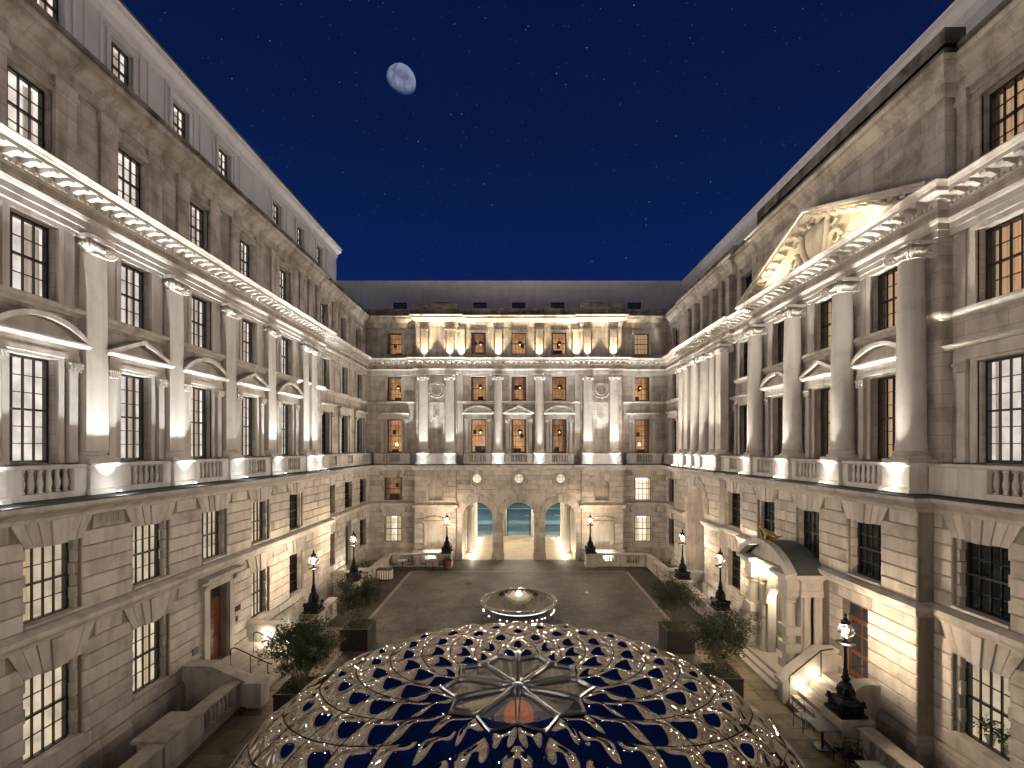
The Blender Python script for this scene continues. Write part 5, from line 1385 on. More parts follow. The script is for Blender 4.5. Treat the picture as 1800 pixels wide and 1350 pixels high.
# what shows inside: a bar with bottles under a big orange shade
M['orange'] = glow('orange_shade', (1.0, 0.30, 0.10), 0.42, 0.3, 1.0)
mb = MB(); mb.lathe([(0.45, 1.7), (0.44, 1.85), (0.34, 2.05), (0.08, 2.1)], 28); sh = tag(put('pendant_shade', mb.mesh('pendant_shade', M['orange'], smooth=True), None, (0, 13.75, 0)), 'big orange lamp shade inside the dome', 'lamp shade')
light('shade_light', 'POINT', (0, 1.4, 2.2), 110, (1.0, 0.86, 0.68), sh, size=0.2)
tag(put('pavilion_floor', (lambda m: (m.lathe([(6.4, 0.0), (6.4, 0.03)], 60), m.mesh('pavilion_floor', M['step0']))[1])(MB()), None, (DX, DY, 0)), kind='structure')
bar = empty('bar_counter', (0, 14.3, 0), 0, 'bar counter lined with bottles inside the dome', 'bar')
mb = MB(); mb.box(-1.6, 1.6, -0.35, 0.35, 0, 1.05); put('counter', mb.mesh('counter', plain('bar_top', (0.08, 0.09, 0.08), 0.25)), bar)
mb = MB(); mb.lathe([(0.04, 1.05), (0.04, 1.25), (0.015, 1.3), (0.015, 1.38)], 8); bt = mb.mesh('bottle', plain('bottle_glass', (0.5, 0.62, 0.55), 0.08), smooth=True)
random.seed(5)
bi = 0
for i in range(22):
    tag(put('bottle', bt, None, (-1.5 + i * 0.142, 14.3 + random.uniform(-0.28, 0.28), 0)), 'glass bottle standing on the bar inside the dome', 'bottle', 'bottles on the bar')

# ================================================================ FOUNTAIN
M['water'] = plain('dark_water', (0.30, 0.32, 0.29), 0.03, 0.85)
FY = 27.9
ft = empty('fountain', (0, FY, 0), 0, 'round shallow fountain bowl with steel rim in the middle of the court', 'fountain')
mb = MB(); mb.lathe([(1.1, 0.0), (1.15, 0.12), (1.9, 0.30), (2.25, 0.45), (2.32, 0.55), (2.30, 0.60), (2.14, 0.60), (2.10, 0.55), (2.08, 0.45)], 72, caps=False); put('bowl', mb.mesh('bowl', M['steel'], smooth=True), ft)
mb = MB(); mb.lathe([(0.001, 0.53), (2.09, 0.53)], 72, caps=False); put('water', mb.mesh('water', M['water'], smooth='all', fix=False), ft)
mb = MB(); mb.lathe([(1.92, 0.27), (1.96, 0.27), (1.96, 0.29), (1.92, 0.29), (1.92, 0.27)], 72, caps=False); put('light_ring', mb.mesh('light_ring', glow('fountain_led', (0.95, 0.98, 1.0), 2.2), smooth=True), ft)
mb = MB(); mb.lathe([(2.17, 0.601), (2.25, 0.612), (2.27, 0.601)], 72, caps=False); put('rim_line', mb.mesh('rim_line', M['mirror'], smooth=True), ft)
mb = MB()
vs3 = [(0.28 * math.cos(k * PI / 2), 0.28 * math.sin(k * PI / 2), 0) for k in range(4)] + [(0, 0, 0.22)]
mb.add(vs3, [(0,1,4), (1,2,4), (2,3,4), (3,0,4), (3,2,1,0)]); cm = mb.mesh('crystal', M['lantern_glass'])
for j, (t, rr) in enumerate(((2.3, 1.55), (1.95, 1.8), (1.57, 1.85), (1.2, 1.8), (0.85, 1.55))): put('crystal', cm, ft, (rr * math.cos(t), rr * math.sin(t), 0.53), t)
M['pin'] = glow('ground_pin_light', (1.0, 0.86, 0.62), 14.0)
mb = MB(); mb.lathe([(0.032, 0.0), (0.032, 0.015), (0.015, 0.02)], 10); pm_ = mb.mesh('ground_light', M['pin'], smooth=True)
for t in (183, 191, 216, 240, 252, 262, 273, 281, 291, 299, 308, 314, 332, 339, 347, 356):
    tag(put('ground_light', pm_, None, (2.12 * math.cos(R(t)), FY + 2.12 * math.sin(R(t)), 0.0)), 'tiny round light set in the cobbles around the fountain', 'ground light', 'ground lights round the fountain')
M['inlay'] = stone('leaf_inlay', (0.14, 0.13, 0.115), var=0.2, streak=0.0)
for t, w_ in ((178, 'left'), (205, 'lower left'), (-25, 'lower right'), (2, 'right')):
    pts = [(2.75, 0), (3.0, 0.22), (3.5, 0.26), (4.0, 0.12), (4.3, 0.0), (4.0, -0.12), (3.5, -0.26), (3.0, -0.22)]
    mb = MB(); mb.ext(pts, 0.0, 0.006, 'z'); tag(put('floor_inlay', mb.mesh('floor_inlay', M['inlay']), None, (0, FY, 0), R(t)), 'pale leaf-shaped stone inlay to the ' + w_ + ' of the fountain', 'floor inlay', 'leaf inlays round the fountain')

# ================================================================ ENTRANCE PORCH of the right wing
PO = empty('entrance_porch', (RP, 20.3, 0), -PI / 2, 'stone entrance porch with banded columns and curved slate roof', 'porch')
arch_wall(PO, -1.75, 1.75, -0.80, 0.42, 4.0, [(0, 0.72, 2.75, 0.42)], t=0.35, mat='column', name='front_wall')
for sx in (-1, 1):
    mb = MB(); mb.box(sx * 1.60 - 0.15, sx * 1.60 + 0.15, -0.45, 0.0, 0.42, 4.0); put('side_wall', mb.mesh('side_wall', M['column']), PO)
    for (cx, cy, r) in ((1.42, -1.10, 0.25), (0.98, -0.88, 0.16)):
        mb = MB(); mb.lathe([(r * 1.25, 0.42), (r * 1.25, 0.55), (r * 1.05, 0.62), (r, 0.66), (r * 0.9, 3.45), (r * 1.1, 3.5), (r * 1.0, 3.56), (r * 1.25, 3.64), (r * 1.3, 3.75)], 20)
        o = put('column', mb.mesh('column', M['column'], smooth=True), PO, (sx * cx, cy, 0))
        if r > 0.2:
            for z in (0.75, 1.45, 2.15):
                def bl():
                    m2 = MB(); m2.cbox(-0.30, 0.30, -0.30, 0.30, 0, 0.36, 0.015); return m2.mesh('band_block', M['column'])
                put('band_block', cached('bandb', bl), o, (0, 0, z))
    for yy in (-0.62, -0.2):
        mb = MB(); mb.box(sx * 1.80 - 0.06, sx * 1.80 + 0.06, yy - 0.13, yy + 0.13, 0.42, 3.75); put('side_pilaster', mb.mesh('side_pilaster', M['column']), PO)
mb = MB()
for (a, b, c, d, z0, z1) in ((-1.92, 1.92, -0.90, 0.0, 3.75, 3.98), (-1.88, 1.88, -0.86, 0.0, 3.98, 4.42), (-1.98, 1.98, -0.98, 0.0, 4.42, 4.52)): mb.box(a, b, c, d, z0, z1)
for sx in (-1, 1): mb.box(sx * 1.42 - 0.36, sx * 1.42 + 0.36, -1.40, -0.6, 3.752, 3.985); mb.box(sx * 1.42 - 0.32, sx * 1.42 + 0.32, -1.36, -0.6, 3.985, 4.425); mb.box(sx * 1.42 - 0.42, sx * 1.42 + 0.42, -1.46, -0.6, 4.425, 4.53)
put('entablature', mb.mesh('entablature', M['column']), PO)
mb = MB()
mb.ext([(0, 4.53), (-1.15, 4.53), (-1.25, 4.60), (-1.25, 4.68), (0, 4.68)], -2.15, 2.15, 'x')
for sx in (-1, 1): mb.box(sx * 1.45 - 0.62, sx * 1.45 + 0.62, -1.62, -1.15, 4.531, 4.684)
put('cornice', mb.mesh('cornice', M['column']), PO)
k = 18; e = 2.12; rise = 0.92; rr = (e*e + rise*rise) / (2*rise); a = math.asin(e / rr); zc = 4.68 + rise - rr
def arc(r, i): t = -a + 2*a*i/k; return (r * math.sin(t), zc + r * math.cos(t))
mb = MB()
for i in range(k): mb.ext([arc(rr, i), arc(rr, i+1), arc(rr - 0.10, i+1), arc(rr - 0.10, i)], -1.22, 0.0, 'y')
rf = put('roof', mb.mesh('roof', M['slate']), PO); rf['label'] = 'curved dark slate roof'
mb = MB()
for i in range(k): mb.ext([arc(rr + 0.10, i), arc(rr + 0.10, i+1), arc(rr - 0.16, i+1), arc(rr - 0.16, i)], -1.55, -1.222, 'y')
put('arched_pediment', mb.mesh('arched_pediment', M['column'], smooth=False), PO)
mb = MB(); mb.ext([arc(rr - 0.16, i) for i in range(k + 1)], -1.0, -0.8, 'y'); put('pediment_wall', mb.mesh('pediment_wall', M['column']), PO)
mb = MB(); mb.ext([(0.72*1.0*math.cos(PI*i/12), 2.75 + 0.72*math.sin(PI*i/12)) for i in range(13)] + [(0.90*math.cos(PI*(12-i)/12), 2.75 + 0.90*math.sin(PI*(12-i)/12)) for i in range(13)], -0.86, -0.8, 'y')
mb.box(-0.95, -0.70, -0.88, -0.5, 2.62, 2.75); mb.box(0.70, 0.95, -0.88, -0.5, 2.62, 2.75); put('arch_moulding', mb.mesh('arch_moulding', M['trim']), PO)
mb = MB(); mb.box(-1.5, 1.5, -0.02, 0.0, 0.42, 4.0); put('inner_wall', mb.mesh('inner_wall', M['trim']), PO)
# steps: each riser a piece of its own
M['step'] = stone('pale_step', (0.50, 0.45, 0.38), var=0.12, streak=0.0)
for i in range(3):
    mb = MB(); mb.box(-1.95, 1.95, -1.98 + 0.27 * i, -1.98 + 0.27 * (i + 1) if i < 2 else 0.0, 0.0, 0.14 * (i + 1)); put('step', mb.mesh('step', M['step']), PO)
for sx in (-1, 1): mb = MB(); mb.box(sx * 2.15 - 0.2, sx * 2.15 + 0.2, -1.75, -0.05, 0, 0.62); put('cheek_wall', mb.mesh('cheek_wall', M['block']), PO)
mb = MB(); mb.sphere((0, 0, 0), 0.09, 10, 8); bo = put('porch_lamp', mb.mesh('porch_lamp', glow('porch_bulb', (1.0, 0.82, 0.5), 60.0), smooth=True), PO, (-0.62, -1.25, 4.35))
light('porch_light', 'POINT', (0, -0.3, 3.2), 130, (1.0, 0.86, 0.62), PO, size=0.12)
light('porch_front', 'POINT', (-0.62, -1.42, 4.2), 60, (1.0, 0.80, 0.5), PO, size=0.09)
# crouching beast on the porch roof: one skinned body
M['gilt'] = plain('gilded_bronze', (0.42, 0.30, 0.10), 0.35, 0.9, 0.4, 9)
def skin_obj(name, joints, bones, mat, loc, rz, parent=None):
    me = bpy.data.meshes.new(name); me.from_pydata([j[:3] for j in joints], bones, []); me.materials.append(mat)
    o = put(name, me, parent, loc, rz); sk = o.modifiers.new('skin', 'SKIN'); sb = o.modifiers.new('sub', 'SUBSURF'); sb.levels = 2; sb.render_levels = 2
    for i, j in enumerate(joints): me.skin_vertices[0].data[i].radius = (j[3], j[3])
    me.skin_vertices[0].data[0].use_root = True
    return o
J = [(0, 0, 0.36, .17), (0.25, 0, 0.44, .18), (0.48, 0, 0.55, .15), (0.62, 0, 0.74, .11), (0.74, 0, 0.80, .12), (0.88, 0, 0.74, .06), (-0.22, 0, 0.30, .17),
     (-0.15, 0.17, 0.18, .10), (0.02, 0.20, 0.06, .06), (-0.15, -0.17, 0.18, .10), (0.02, -0.20, 0.06, .06), (0.42, 0.15, 0.34, .08), (0.48, 0.16, 0.06, .05), (0.42, -0.15, 0.34, .08), (0.48, -0.16, 0.06, .05),
     (-0.42, 0.0, 0.22, .05), (-0.62, 0.05, 0.30, .03), (0.66, 0.07, 0.90, .03), (0.66, -0.07, 0.90, .03)]
B = [(0,1),(1,2),(2,3),(3,4),(4,5),(0,6),(6,7),(7,8),(6,9),(9,10),(2,11),(11,12),(2,13),(13,14),(6,15),(15,16),(4,17),(4,18)]
bst = tag(skin_obj('beast_statue', J, B, M['gilt'], (11.0, 20.2, 5.62), PI), 'gilded crouching animal statue on top of the entrance porch', 'statue')

bst.scale = (0.72, 0.72, 0.8)
# ================================================================ STEPS AND RAILS
def rail(pts, parent, r=0.024, name='handrail'):
    mb = MB(); mb.tube(pts, r, 8); return put(name, mb.mesh(name, M['bronze'], smooth=True), parent)
ls = empty('entrance_steps', (-12.6, 19.5, 0), 0, 'pale stone steps up to the brown panelled door on the left', 'steps')
mb = MB(); mb.box(0.0, 1.15, -1.75, 1.95, 0.0, 0.72); put('landing', mb.mesh('landing', M['step']), ls)
for i in range(4):
    mb = MB(); n = 10
    mb.box(1.15 + 0.34 * i, 1.15 + 0.34 * (i + 1), -1.75, 1.95, 0.0, 0.72 - 0.144 * (i + 1) + 0.0); put('step', mb.mesh('step', M['step']), ls)
for (yy, lab) in ((-1.95, 'n'), (2.15, 'f')):
    mb = MB(); mb.ext([(0, -2.4), (0, 1.42), (1.05, 1.42), (2.45, 0.82), (2.45, -2.4)], yy - 0.2, yy + 0.2, 'y'); pa_ = put('parapet', mb.mesh('parapet', M['block']), ls)
    mb = MB(); mb.ext([(-0.0, 1.42), (0, 1.55), (1.1, 1.55), (2.45, 0.96), (2.45, 0.83), (1.05, 1.42)], yy - 0.27, yy + 0.27, 'y'); put('coping', mb.mesh('coping', M['block']), pa_)
    mb = MB(); mb.box(2.45, 3.0, yy - 0.3, yy + 0.3, 0, 0.84); mb.box(2.40, 3.05, yy - 0.36, yy + 0.36, 0.842, 0.95); put('end_pier', mb.mesh('end_pier', M['block']), ls)
for yy in (-0.75, 0.85):
    rail([(0.95, yy, 0.72), (0.95, yy, 1.50), (0.99, yy, 1.58), (1.08, yy, 1.61), (1.2, yy, 1.58), (2.4, yy, 1.02), (2.62, yy, 0.95)], ls)
    rail([(1.75, yy, 0.4), (1.75, yy, 1.32)], ls, 0.018, 'rail_post'); rail([(2.45, yy, 0.1), (2.45, yy, 1.0)], ls, 0.018, 'rail_post')
M['steplight'] = glow('step_light', (1.0, 0.88, 0.66), 40.0)
mb = MB(); mb.sphere((0, 0, 0), 0.04, 8, 6); slm = mb.mesh('step_light', M['steplight'], smooth=True)
o = put('step_light', slm, ls, (0.9, 1.92, 1.05)); light('step_glow', 'POINT', (1.0, 1.72, 1.08), 26, (1.0, 0.88, 0.68), ls, size=0.04)
put('step_light', slm, ls, (1.9, 1.92, 0.75)); light('step_glow', 'POINT', (1.9, 1.72, 0.78), 14, (1.0, 0.88, 0.68), ls, size=0.04)
rs = empty('entrance_steps', (12.1, 16.75, 0), 0, 'stone steps with bronze rail up to the brown glazed door on the right', 'steps')
mb = MB(); mb.box(-0.65, 0.0, -0.75, 0.8, 0, 1.2); put('landing', mb.mesh('landing', M['step']), rs)
for i in range(6):
    mb = MB(); mb.box(-0.65 - 0.22 * (i + 1), -0.65 - 0.22 * i, -0.75, 0.8, 0, 1.2 - 0.171 * (i + 1)); put('step', mb.mesh('step', M['step']), rs)
mb = MB(); mb.ext([(0, 0), (0, 1.95), (-0.7, 1.95), (-2.1, 0.85), (-2.1, 0)], 0.82, 1.16, 'y'); put('parapet', mb.mesh('parapet', M['column']), rs)
mb = MB(); mb.ext([(0, 1.952), (0, 2.06), (-0.74, 2.06), (-2.2, 0.93), (-2.2, 0.80), (-0.7, 1.952)], 0.76, 1.22, 'y'); put('coping', mb.mesh('coping', M['column']), rs)
mb = MB(); prof = [(0.0, -2.4), (0.0, 1.75)] + [(-0.45 - 0.45 * math.sin(t * PI / 16), 1.3 + 0.45 * math.cos(t * PI / 16)) for t in range(9)] + [(-0.95, -2.4)]
mb.ext(prof, -1.25, -0.78, 'y'); put('parapet', mb.mesh('parapet', M['block']), rs)
rail([(-1.95, 0.66, 0.1), (-1.95, 0.66, 1.05), (-1.9, 0.66, 1.14), (-0.75, 0.66, 2.08), (-0.3, 0.66, 2.15)], rs, 0.026); rail([(-0.75, 0.66, 1.1), (-0.75, 0.66, 2.08)], rs, 0.02, 'rail_post')
rail([(-0.6, -0.66, 1.2), (-0.6, -0.66, 2.05), (-0.45, -0.66, 2.12), (-0.1, -0.66, 2.12)], rs, 0.022)
for i, xx in enumerate((-1.5, -0.95)):
    put('step_light', slm, rs, (xx, 0.80, 0.75 + 0.4 * i)); light('step_glow', 'POINT', (xx, 0.66, 0.78 + 0.4 * i), 12, (1.0, 0.85, 0.62), rs, size=0.04)
# ================================================================ PLANTERS AND SMALL TREES
M['planter'] = plain('dark_zinc_planter', (0.055, 0.046, 0.045), 0.55, 0.2, 0.2, 3)
M['soil'] = plain('soil', (0.03, 0.022, 0.015), 0.95)
M['bark'] = plain('pale_bark', (0.20, 0.15, 0.10), 0.85, 0, 0.3, 9)
def leaf_mat(name, c):
    m, nt, b = new_mat(name); L = nt.links
    tc = nd(nt, 'ShaderNodeTexCoord'); no = nd(nt, 'ShaderNodeTexNoise', Scale=3.0, Detail=3.0); L.new(tc.outputs['Object'], no.inputs['Vector'])
    rp = nd(nt, 'ShaderNodeValToRGB'); rp.color_ramp.elements[0].position = 0.3; rp.color_ramp.elements[0].color = rgba(c, 0.55)
    rp.color_ramp.elements[1].position = 0.7; rp.color_ramp.elements[1].color = (c[0] * 1.7, c[1] * 1.45, c[2] * 1.2, 1)
    L.new(no.outputs[0], rp.inputs[0]); L.new(rp.outputs[0], b.inputs['Base Color']); b.inputs['Roughness'].default_value = 0.5
    b.inputs['Subsurface Weight'].default_value = 0.0
    return m
M['leaf'] = leaf_mat('olive_leaf', (0.052, 0.074, 0.026)); M['leaf2'] = leaf_mat('bush_leaf', (0.045, 0.085, 0.022))
def leaves(mb, pts, size, rnd):
    for (x, y, z) in pts:
        a = rnd.uniform(0, 2*PI); t = rnd.uniform(-0.9, 0.9); s = size * rnd.uniform(0.6, 1.3)
        d = Vector((math.cos(a) * math.cos(t), math.sin(a) * math.cos(t), math.sin(t))); q = d.cross(Vector((rnd.uniform(-1, 1), rnd.uniform(-1, 1), rnd.uniform(-1, 1)))).normalized()
        p = Vector((x, y, z))
        mb.add([p, p + d * s * 0.5 + q * s * 0.22, p + d * s, p + d * s * 0.5 - q * s * 0.22], [(0,1,2,3)])
def tree_meshes(seed, rx, rz, h):
    rnd = random.Random(seed); st = MB(); lf = MB(); clumps = []
    for i in range(9):
        a = rnd.uniform(0, 2*PI); tip = rnd.uniform(0.35, 0.85) * rx
        p0 = Vector((rnd.uniform(-.12, .12), rnd.uniform(-.12, .12), 0)); p3 = Vector((tip * math.cos(a), tip * math.sin(a), h * rnd.uniform(0.65, 0.95)))
        pts = [p0.lerp(p3, t) + Vector((0.12 * math.sin(t * PI) * math.cos(a + 1.8), 0.12 * math.sin(t * PI) * math.sin(a + 1.8), 0.12 * math.sin(t * PI))) for t in (0, .25, .5, .75, 1)]
        st.tube(pts, 0.026, 6, 0.008)
        for k in range(5):
            b = pts[2 + k % 3]; c = b + Vector((rnd.uniform(-.5, .5) * rx, rnd.uniform(-.5, .5) * rx, rnd.uniform(0.1, 0.5)))
            st.tube([b, b.lerp(c, .5) + Vector((0, 0, .05)), c], 0.010, 4, 0.004); clumps.append((c, rnd.uniform(0.16, 0.34) * rx))
        clumps.append((p3, 0.32 * rx))
    for i in range(26):
        a = rnd.uniform(0, 2*PI); u = rnd.uniform(-0.75, 1.0); r = math.sqrt(1 - u * u) * rx * rnd.uniform(0.5, 1.05)
        clumps.append((Vector((r * math.cos(a), r * math.sin(a), h * 0.62 + u * rz * rnd.uniform(0.7, 1.1))), rnd.uniform(0.10, 0.30) * rx))
    for (c, r) in clumps:
        pts = []
        for _ in range(int(34 + 330 * r)):
            v = Vector((rnd.gauss(0, 1), rnd.gauss(0, 1), rnd.gauss(0, 0.75))) * r * 0.55; pts.append(tuple(c + v))
        leaves(lf, pts, 0.098, rnd)
    return st.mesh('trunk', M['bark'], smooth=True), lf.mesh('crown', M['leaf'], fix=False)
for i, (x, y, rx, rz, h, lab, dark) in enumerate(((-7.85, 22.7, 0.98, 0.75, 2.1, 'far left planter beside the court', 1), (7.65, 22.5, 1.0, 0.75, 2.1, 'far right planter beside the court', 1),
                                        (-7.95, 16.9, 1.12, 0.85, 2.15, 'near left planter behind the dome', 0), (7.75, 18.0, 1.05, 0.85, 2.05, 'near right planter behind the dome', 0))):
    t = empty('planter', (x, y, 0.02), 0, 'square dark metal planter, the ' + lab, 'planter', 'square planters')
    mb = MB(); s_ = 0.66
    mb.box(-s_, s_, -s_, s_, 0.0, 0.98)
    for (a, b, c, d) in ((-s_ - .012, s_ + .012, -s_ - .012, -s_ + .05), (-s_ - .012, s_ + .012, s_ - .05, s_ + .012), (-s_ - .012, -s_ + .05, -s_ + .05, s_ - .05), (s_ - .05, s_ + .012, -s_ + .05, s_ - .05)): mb.box(a, b, c, d, 0.93, 1.03)
    put('box', mb.mesh('box', M['planter']), t)
    mb = MB(); mb.box(-0.6, 0.6, -0.6, 0.6, 0.981, 0.995); put('soil', mb.mesh('soil', M['soil']), t)
    tr = empty('small_tree', (x, y, 1.0), 0, 'small many-stemmed olive-green tree growing in the ' + lab, 'tree', 'trees in the planters')
    a, b = tree_meshes(40 + i, rx, rz, h); put('trunk', a, tr); put('crown', b, tr)
    rnd = random.Random(80 + i); mb = MB()
    leaves(mb, [(rnd.uniform(-.6, .6), rnd.uniform(-.6, .6), rnd.uniform(0.0, 0.22)) for _ in range(650)], 0.085, rnd)
    tag(put('ground_cover', mb.mesh('ground_cover', M['leaf2'], fix=False), None, (x, y, 1.0)), 'low green leaves covering the soil of the ' + lab, None, None, 'stuff')
def ball_bush(x, y, z, r, name, label, cat, pot=True):
    t = empty(name, (x, y, z), 0, label, cat); rnd = random.Random(int(x * 10 + y))
    mb = MB(); pts = []
    for _ in range(520):
        v = Vector((rnd.gauss(0, 1), rnd.gauss(0, 1), rnd.gauss(0, 1))).normalized() * r * rnd.uniform(0.75, 1.05); pts.append((v.x, v.y, 0.95 + v.z))
    leaves(mb, pts, 0.075, rnd); put('crown', mb.mesh('crown', M['leaf2'], fix=False), t)
    mb = MB(); mb.tube([(0, 0, 0.4), (0, 0, 0.95)], 0.022, 6); put('trunk', mb.mesh('trunk', M['bark'], smooth=True), t)
    mb = MB(); mb.lathe([(0.15, 0), (0.2, 0.2), (0.22, 0.42), (0.24, 0.42), (0.24, 0.46), (0.19, 0.46), (0.19, 0.4)], 16); put('pot', mb.mesh('pot', M['planter'], smooth=True), t)
    return t
ball_bush(-9.8, 22.7, 0, 0.30, 'topiary', 'clipped ball topiary in a pot by the left low wall', 'topiary')
# plants standing in the light wells
for sx, lab in ((-1, 'left'), (1, 'right')):
    rnd = random.Random(9 + sx); mb = MB()
    leaves(mb, [(sx * rnd.uniform(11.0, 12.6), rnd.uniform(33.0, 37.6), rnd.uniform(0.2, 0.75)) for _ in range(1500)], 0.12, rnd)
    tag(put('light_well_planting', mb.mesh('light_well_planting', M['leaf2'], fix=False)), 'dark planting in the far ' + lab + ' light well', None, None, 'stuff')
for i, (x, y, lab) in enumerate(((-3.6, 33.2, 'left of the fountain, towards the arches'), (4.4, 31.0, 'right of the fountain, towards the arches'), (-5.2, 24.6, 'between the fountain and the far left planter'))):
    t = empty('drain_cover', (x, y, 0.0), 0, 'square iron drain cover in the cobbles ' + lab, 'drain cover')
    mb = MB(); mb.box(-0.3, 0.3, -0.3, 0.3, 0.0, 0.006); put('plate', cached('drain', lambda: mb.mesh('plate', M['iron'])), t)
    for k in range(5): put('rib', cached('drib', lambda: (lambda m: (m.box(-0.26, 0.26, -0.02, 0.02, 0.0, 0.014), m.mesh('rib', M['iron']))[1])(MB())), t, (0, -0.22 + 0.11 * k, 0))
# ================================================================ FURNITURE
def chair_parts():
    I = M['iron']; out = []
    s = MB(); s.box(-0.22, 0.22, -0.21, 0.21, 0.44, 0.465); out.append(('seat', s.mesh('seat', I)))
    b = MB(); b.tube([(-0.22, 0.21, 0.46), (-0.22, 0.25, 0.9), (0.22, 0.25, 0.9), (0.22, 0.21, 0.46)], 0.013, 6); b.tube([(-0.22, 0.22, 0.58), (0.22, 0.22, 0.58)], 0.010, 6)
    b.tube([(-0.22, 0.22, 0.58), (0.22, 0.25, 0.9)], 0.007, 5); b.tube([(0.22, 0.22, 0.58), (-0.22, 0.25, 0.9)], 0.007, 5); b.sphere((0, 0.235, 0.74), 0.022, 8, 6); out.append(('backrest', b.mesh('backrest', I, smooth=True)))
    for (x, y) in ((-0.21, -0.2), (0.21, -0.2), (-0.21, 0.2), (0.21, 0.2)):
        l = MB(); l.tube([(x, y, 0.45), (x * 1.06, y * 1.08, 0.0)], 0.012, 6); out.append(('leg', l.mesh('leg', I, smooth=True)))
    for sx in (-1, 1):
        r = MB(); r.tube([(sx * 0.22, 0.23, 0.68), (sx * 0.25, -0.05, 0.68), (sx * 0.25, -0.18, 0.64), (sx * 0.22, -0.2, 0.45)], 0.012, 6); out.append(('arm', r.mesh('arm', I, smooth=True)))
    st = MB(); st.tube([(-0.21, -0.2, 0.16), (0.21, -0.2, 0.16)], 0.008, 5); st.tube([(-0.22, -0.2, 0.16), (-0.22, 0.2, 0.16)], 0.008, 5); st.tube([(0.22, -0.2, 0.16), (0.22, 0.2, 0.16)], 0.008, 5); out.append(('stretcher', st.mesh('stretcher', I)))
    return out
CP = chair_parts()
def chair(x, y, rz, lab, z=0.02):
    t = empty('garden_chair', (x, y, z), rz, 'black wire garden chair with crossed back, ' + lab, 'chair', 'black garden chairs')
    for nme, me in CP: put(nme, me, t)
M['zinc'] = plain('grey_green_table_top', (0.20, 0.23, 0.22), 0.45, 0.0, 0.1)
def sq_table(x, y, lab):
    t = empty('square_table', (x, y, 0.02), 0, 'square grey-topped table ' + lab, 'table', 'square tables by the right balustrade')
    mb = MB(); mb.box(-0.36, 0.36, -0.36, 0.36, 0.70, 0.735); put('table_top', mb.mesh('table_top', M['zinc']), t)
    mb = MB(); mb.lathe([(0.04, 0.02), (0.04, 0.70)], 10); put('stem', mb.mesh('stem', M['iron'], smooth=True), t)
    mb = MB(); mb.box(-0.25, 0.25, -0.25, 0.25, 0, 0.025); put('foot', mb.mesh('foot', M['iron']), t)
sq_table(9.82, 15.0, 'nearer the right steps'); sq_table(9.95, 12.9, 'at the bottom right corner of the view')
chair(9.8, 15.95, R(10), 'at the table by the right steps, far side'); chair(9.9, 14.05, R(175), 'at the table by the right steps, near side'); chair(10.0, 13.75, R(-20), 'behind the corner table'); chair(9.9, 11.9, R(178), 'in front of the corner table')
def round_table(x, y, lab):
    t = empty('round_table', (x, y, 0.02), 0, 'small round white-topped table ' + lab, 'table', 'round tables by the left balustrade')
    mb = MB(); mb.lathe([(0.42, 0.70), (0.44, 0.72), (0.42, 0.735), (0.001, 0.736)], 28); put('table_top', mb.mesh('table_top', M['step'], smooth=True), t)
    mb = MB(); mb.lathe([(0.03, 0.02), (0.03, 0.70)], 10); put('stem', mb.mesh('stem', M['iron'], smooth=True), t)
    mb = MB(); mb.lathe([(0.22, 0), (0.22, 0.02), (0.03, 0.05)], 16); put('foot', mb.mesh('foot', M['iron'], smooth=True), t)
round_table(-9.25, 36.9, 'in the far left corner'); round_table(-6.85, 36.95, 'in front of the lit balusters on the left')
chair(-9.95, 36.8, R(80), 'left of the far left corner table'); chair(-8.5, 36.7, R(-100), 'right of the far left corner table'); chair(-7.6, 36.9, R(85), 'left of the table by the lit balusters'); chair(-6.1, 36.75, R(-85), 'right of the table by the lit balusters')
t = empty('plant_pot', (-5.75, 37.3, 0.0), 0, 'terracotta pot with a small plant left of the arches', 'pot')
mb = MB(); mb.lathe([(0.24, 0), (0.32, 0.3), (0.34, 0.55), (0.38, 0.57), (0.38, 0.66), (0.32, 0.66), (0.32, 0.6)], 20); put('pot', mb.mesh('pot', plain('terracotta', (0.30, 0.11, 0.05), 0.8, 0, 0.2), smooth=True), t)
rnd = random.Random(2); mb = MB(); leaves(mb, [(rnd.gauss(0, .16), rnd.gauss(0, .16), 0.7 + abs(rnd.gauss(0, .16))) for _ in range(260)], 0.10, rnd); put('foliage', mb.mesh('foliage', M['leaf2'], fix=False), t)
t = empty('slatted_box', (-9.85, 34.1, 0.0), 0, 'white slatted box in a dark frame by the far left low wall', 'box')
mb = MB(); mb.box(-0.50, 0.50, -0.27, 0.27, 0.06, 0.76); put('core', mb.mesh('core', M['sash']), t)
mb = MB(); mb.box(-0.55, 0.55, -0.32, 0.32, 0.0, 0.06); mb.box(-0.56, 0.56, -0.33, 0.33, 0.76, 0.80); put('frame', mb.mesh('frame', M['iron']), t)
mb = MB(); mb.box(-0.06, 0.06, -0.012, 0.012, 0.09, 0.74); slat = mb.mesh('slat', plain('white_paint', (0.78, 0.72, 0.64), 0.5))
for i in range(6): put('slat', slat, t, (-0.43 + i * 0.172, -0.285, 0))
for i in range(3): put('slat', slat, t, (0.515, -0.18 + i * 0.18, 0), PI / 2)
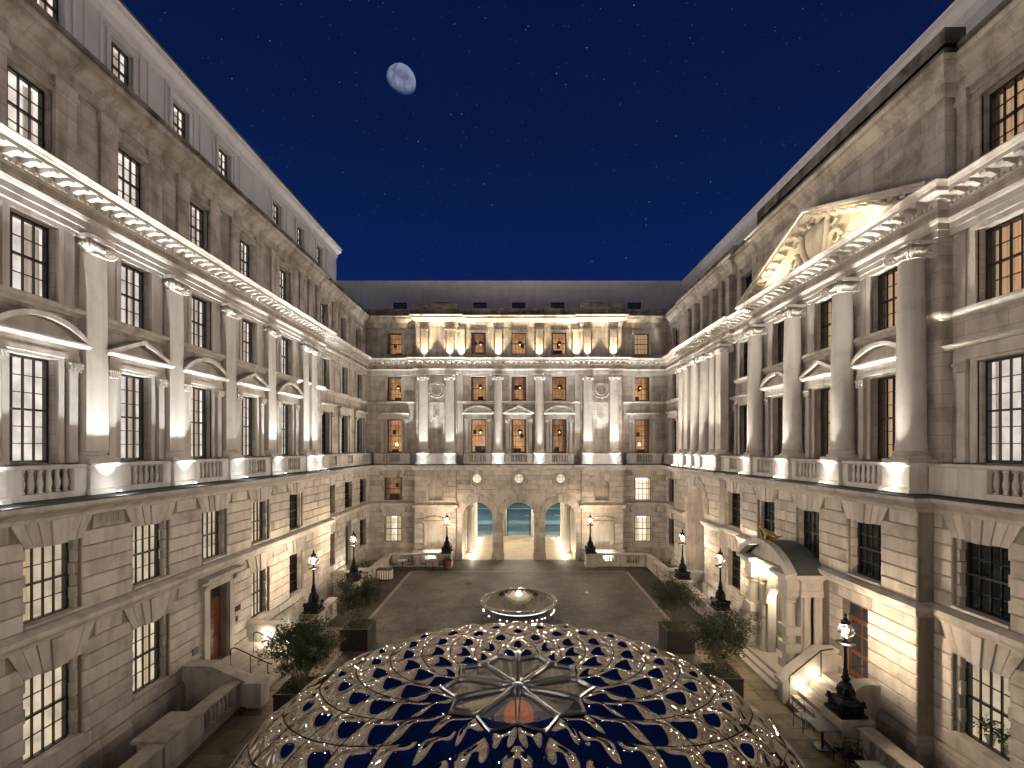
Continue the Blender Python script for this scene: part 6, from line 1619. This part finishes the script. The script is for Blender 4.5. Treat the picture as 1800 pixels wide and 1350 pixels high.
# pot plants and red curtain in the bottom right window
mb = MB(); mb.add([(0, 0, 0), (0.0, 0.28, 0), (0.0, 0.28, 2.2), (0, 0, 2.2)], [(0,1,2,3)])
for i, (yy, s_) in enumerate(((12.45, 0.22), (12.85, 0.28))):
    t = empty('window_plant', (13.08, yy, G0 + 0.08), 0, 'leafy pot plant inside the bottom right window, ' + ('nearer' if i == 0 else 'farther') + ' one', 'plant')
    mb = MB(); mb.lathe([(0.08, 0), (0.11, 0.2), (0.11, 0.22)], 12); put('pot', mb.mesh('pot', M['step'], smooth=True), t)
    rnd = random.Random(i); mb = MB(); leaves(mb, [(rnd.gauss(0, s_ * .3), rnd.gauss(0, s_ * .6), 0.3 + abs(rnd.gauss(0, .22))) for _ in range(90)], 0.14, rnd); put('foliage', mb.mesh('foliage', M['leaf2'], fix=False), t)
# ================================================================ THE MOON
def moon_mat():
    m, nt, b = new_mat('moon_surface'); L = nt.links; nt.nodes.remove(b)
    tc = nd(nt, 'ShaderNodeTexCoord'); no = nd(nt, 'ShaderNodeTexNoise', Scale=0.055, Detail=5.0, Roughness=0.6); L.new(tc.outputs['Object'], no.inputs['Vector'])
    rp = nd(nt, 'ShaderNodeValToRGB'); rp.color_ramp.elements[0].position = 0.40; rp.color_ramp.elements[0].color = (0.115, 0.135, 0.23, 1); rp.color_ramp.elements[1].position = 0.58; rp.color_ramp.elements[1].color = (0.23, 0.265, 0.39, 1)
    L.new(no.outputs[0], rp.inputs[0])
    ge = nd(nt, 'ShaderNodeNewGeometry'); dt = nd(nt, 'ShaderNodeVectorMath', operation='DOT_PRODUCT'); dt.inputs[1].default_value = Vector((0.42, -0.82, 0.22)).normalized()
    L.new(ge.outputs['Normal'], dt.inputs[0]); mr = nd(nt, 'ShaderNodeMapRange'); mr.inputs['From Min'].default_value = -0.08; mr.inputs['From Max'].default_value = 0.42;  L.new(dt.outputs['Value'], mr.inputs['Value'])  # phase shading painted into the glow by surface direction
    em = nd(nt, 'ShaderNodeEmission'); mx = nd(nt, 'ShaderNodeMix', data_type='RGBA'); mx.inputs['A'].default_value = (0.0024, 0.010, 0.062, 1); L.new(rp.outputs[0], mx.inputs['B']); L.new(mr.outputs[0], mx.inputs['Factor']); L.new(mx.outputs['Result'], em.inputs['Color']); L.new(em.outputs[0], nt.nodes['Material Output'].inputs['Surface'])
    return m
mb = MB(); mb.sphere((0, 0, 0), 28.0, 48, 32)
tag(put('moon', mb.mesh('moon', moon_mat(), smooth='all'), None, (-228.6, 900, CAM_Z + 711)), 'gibbous moon high in the dark blue sky', 'moon')
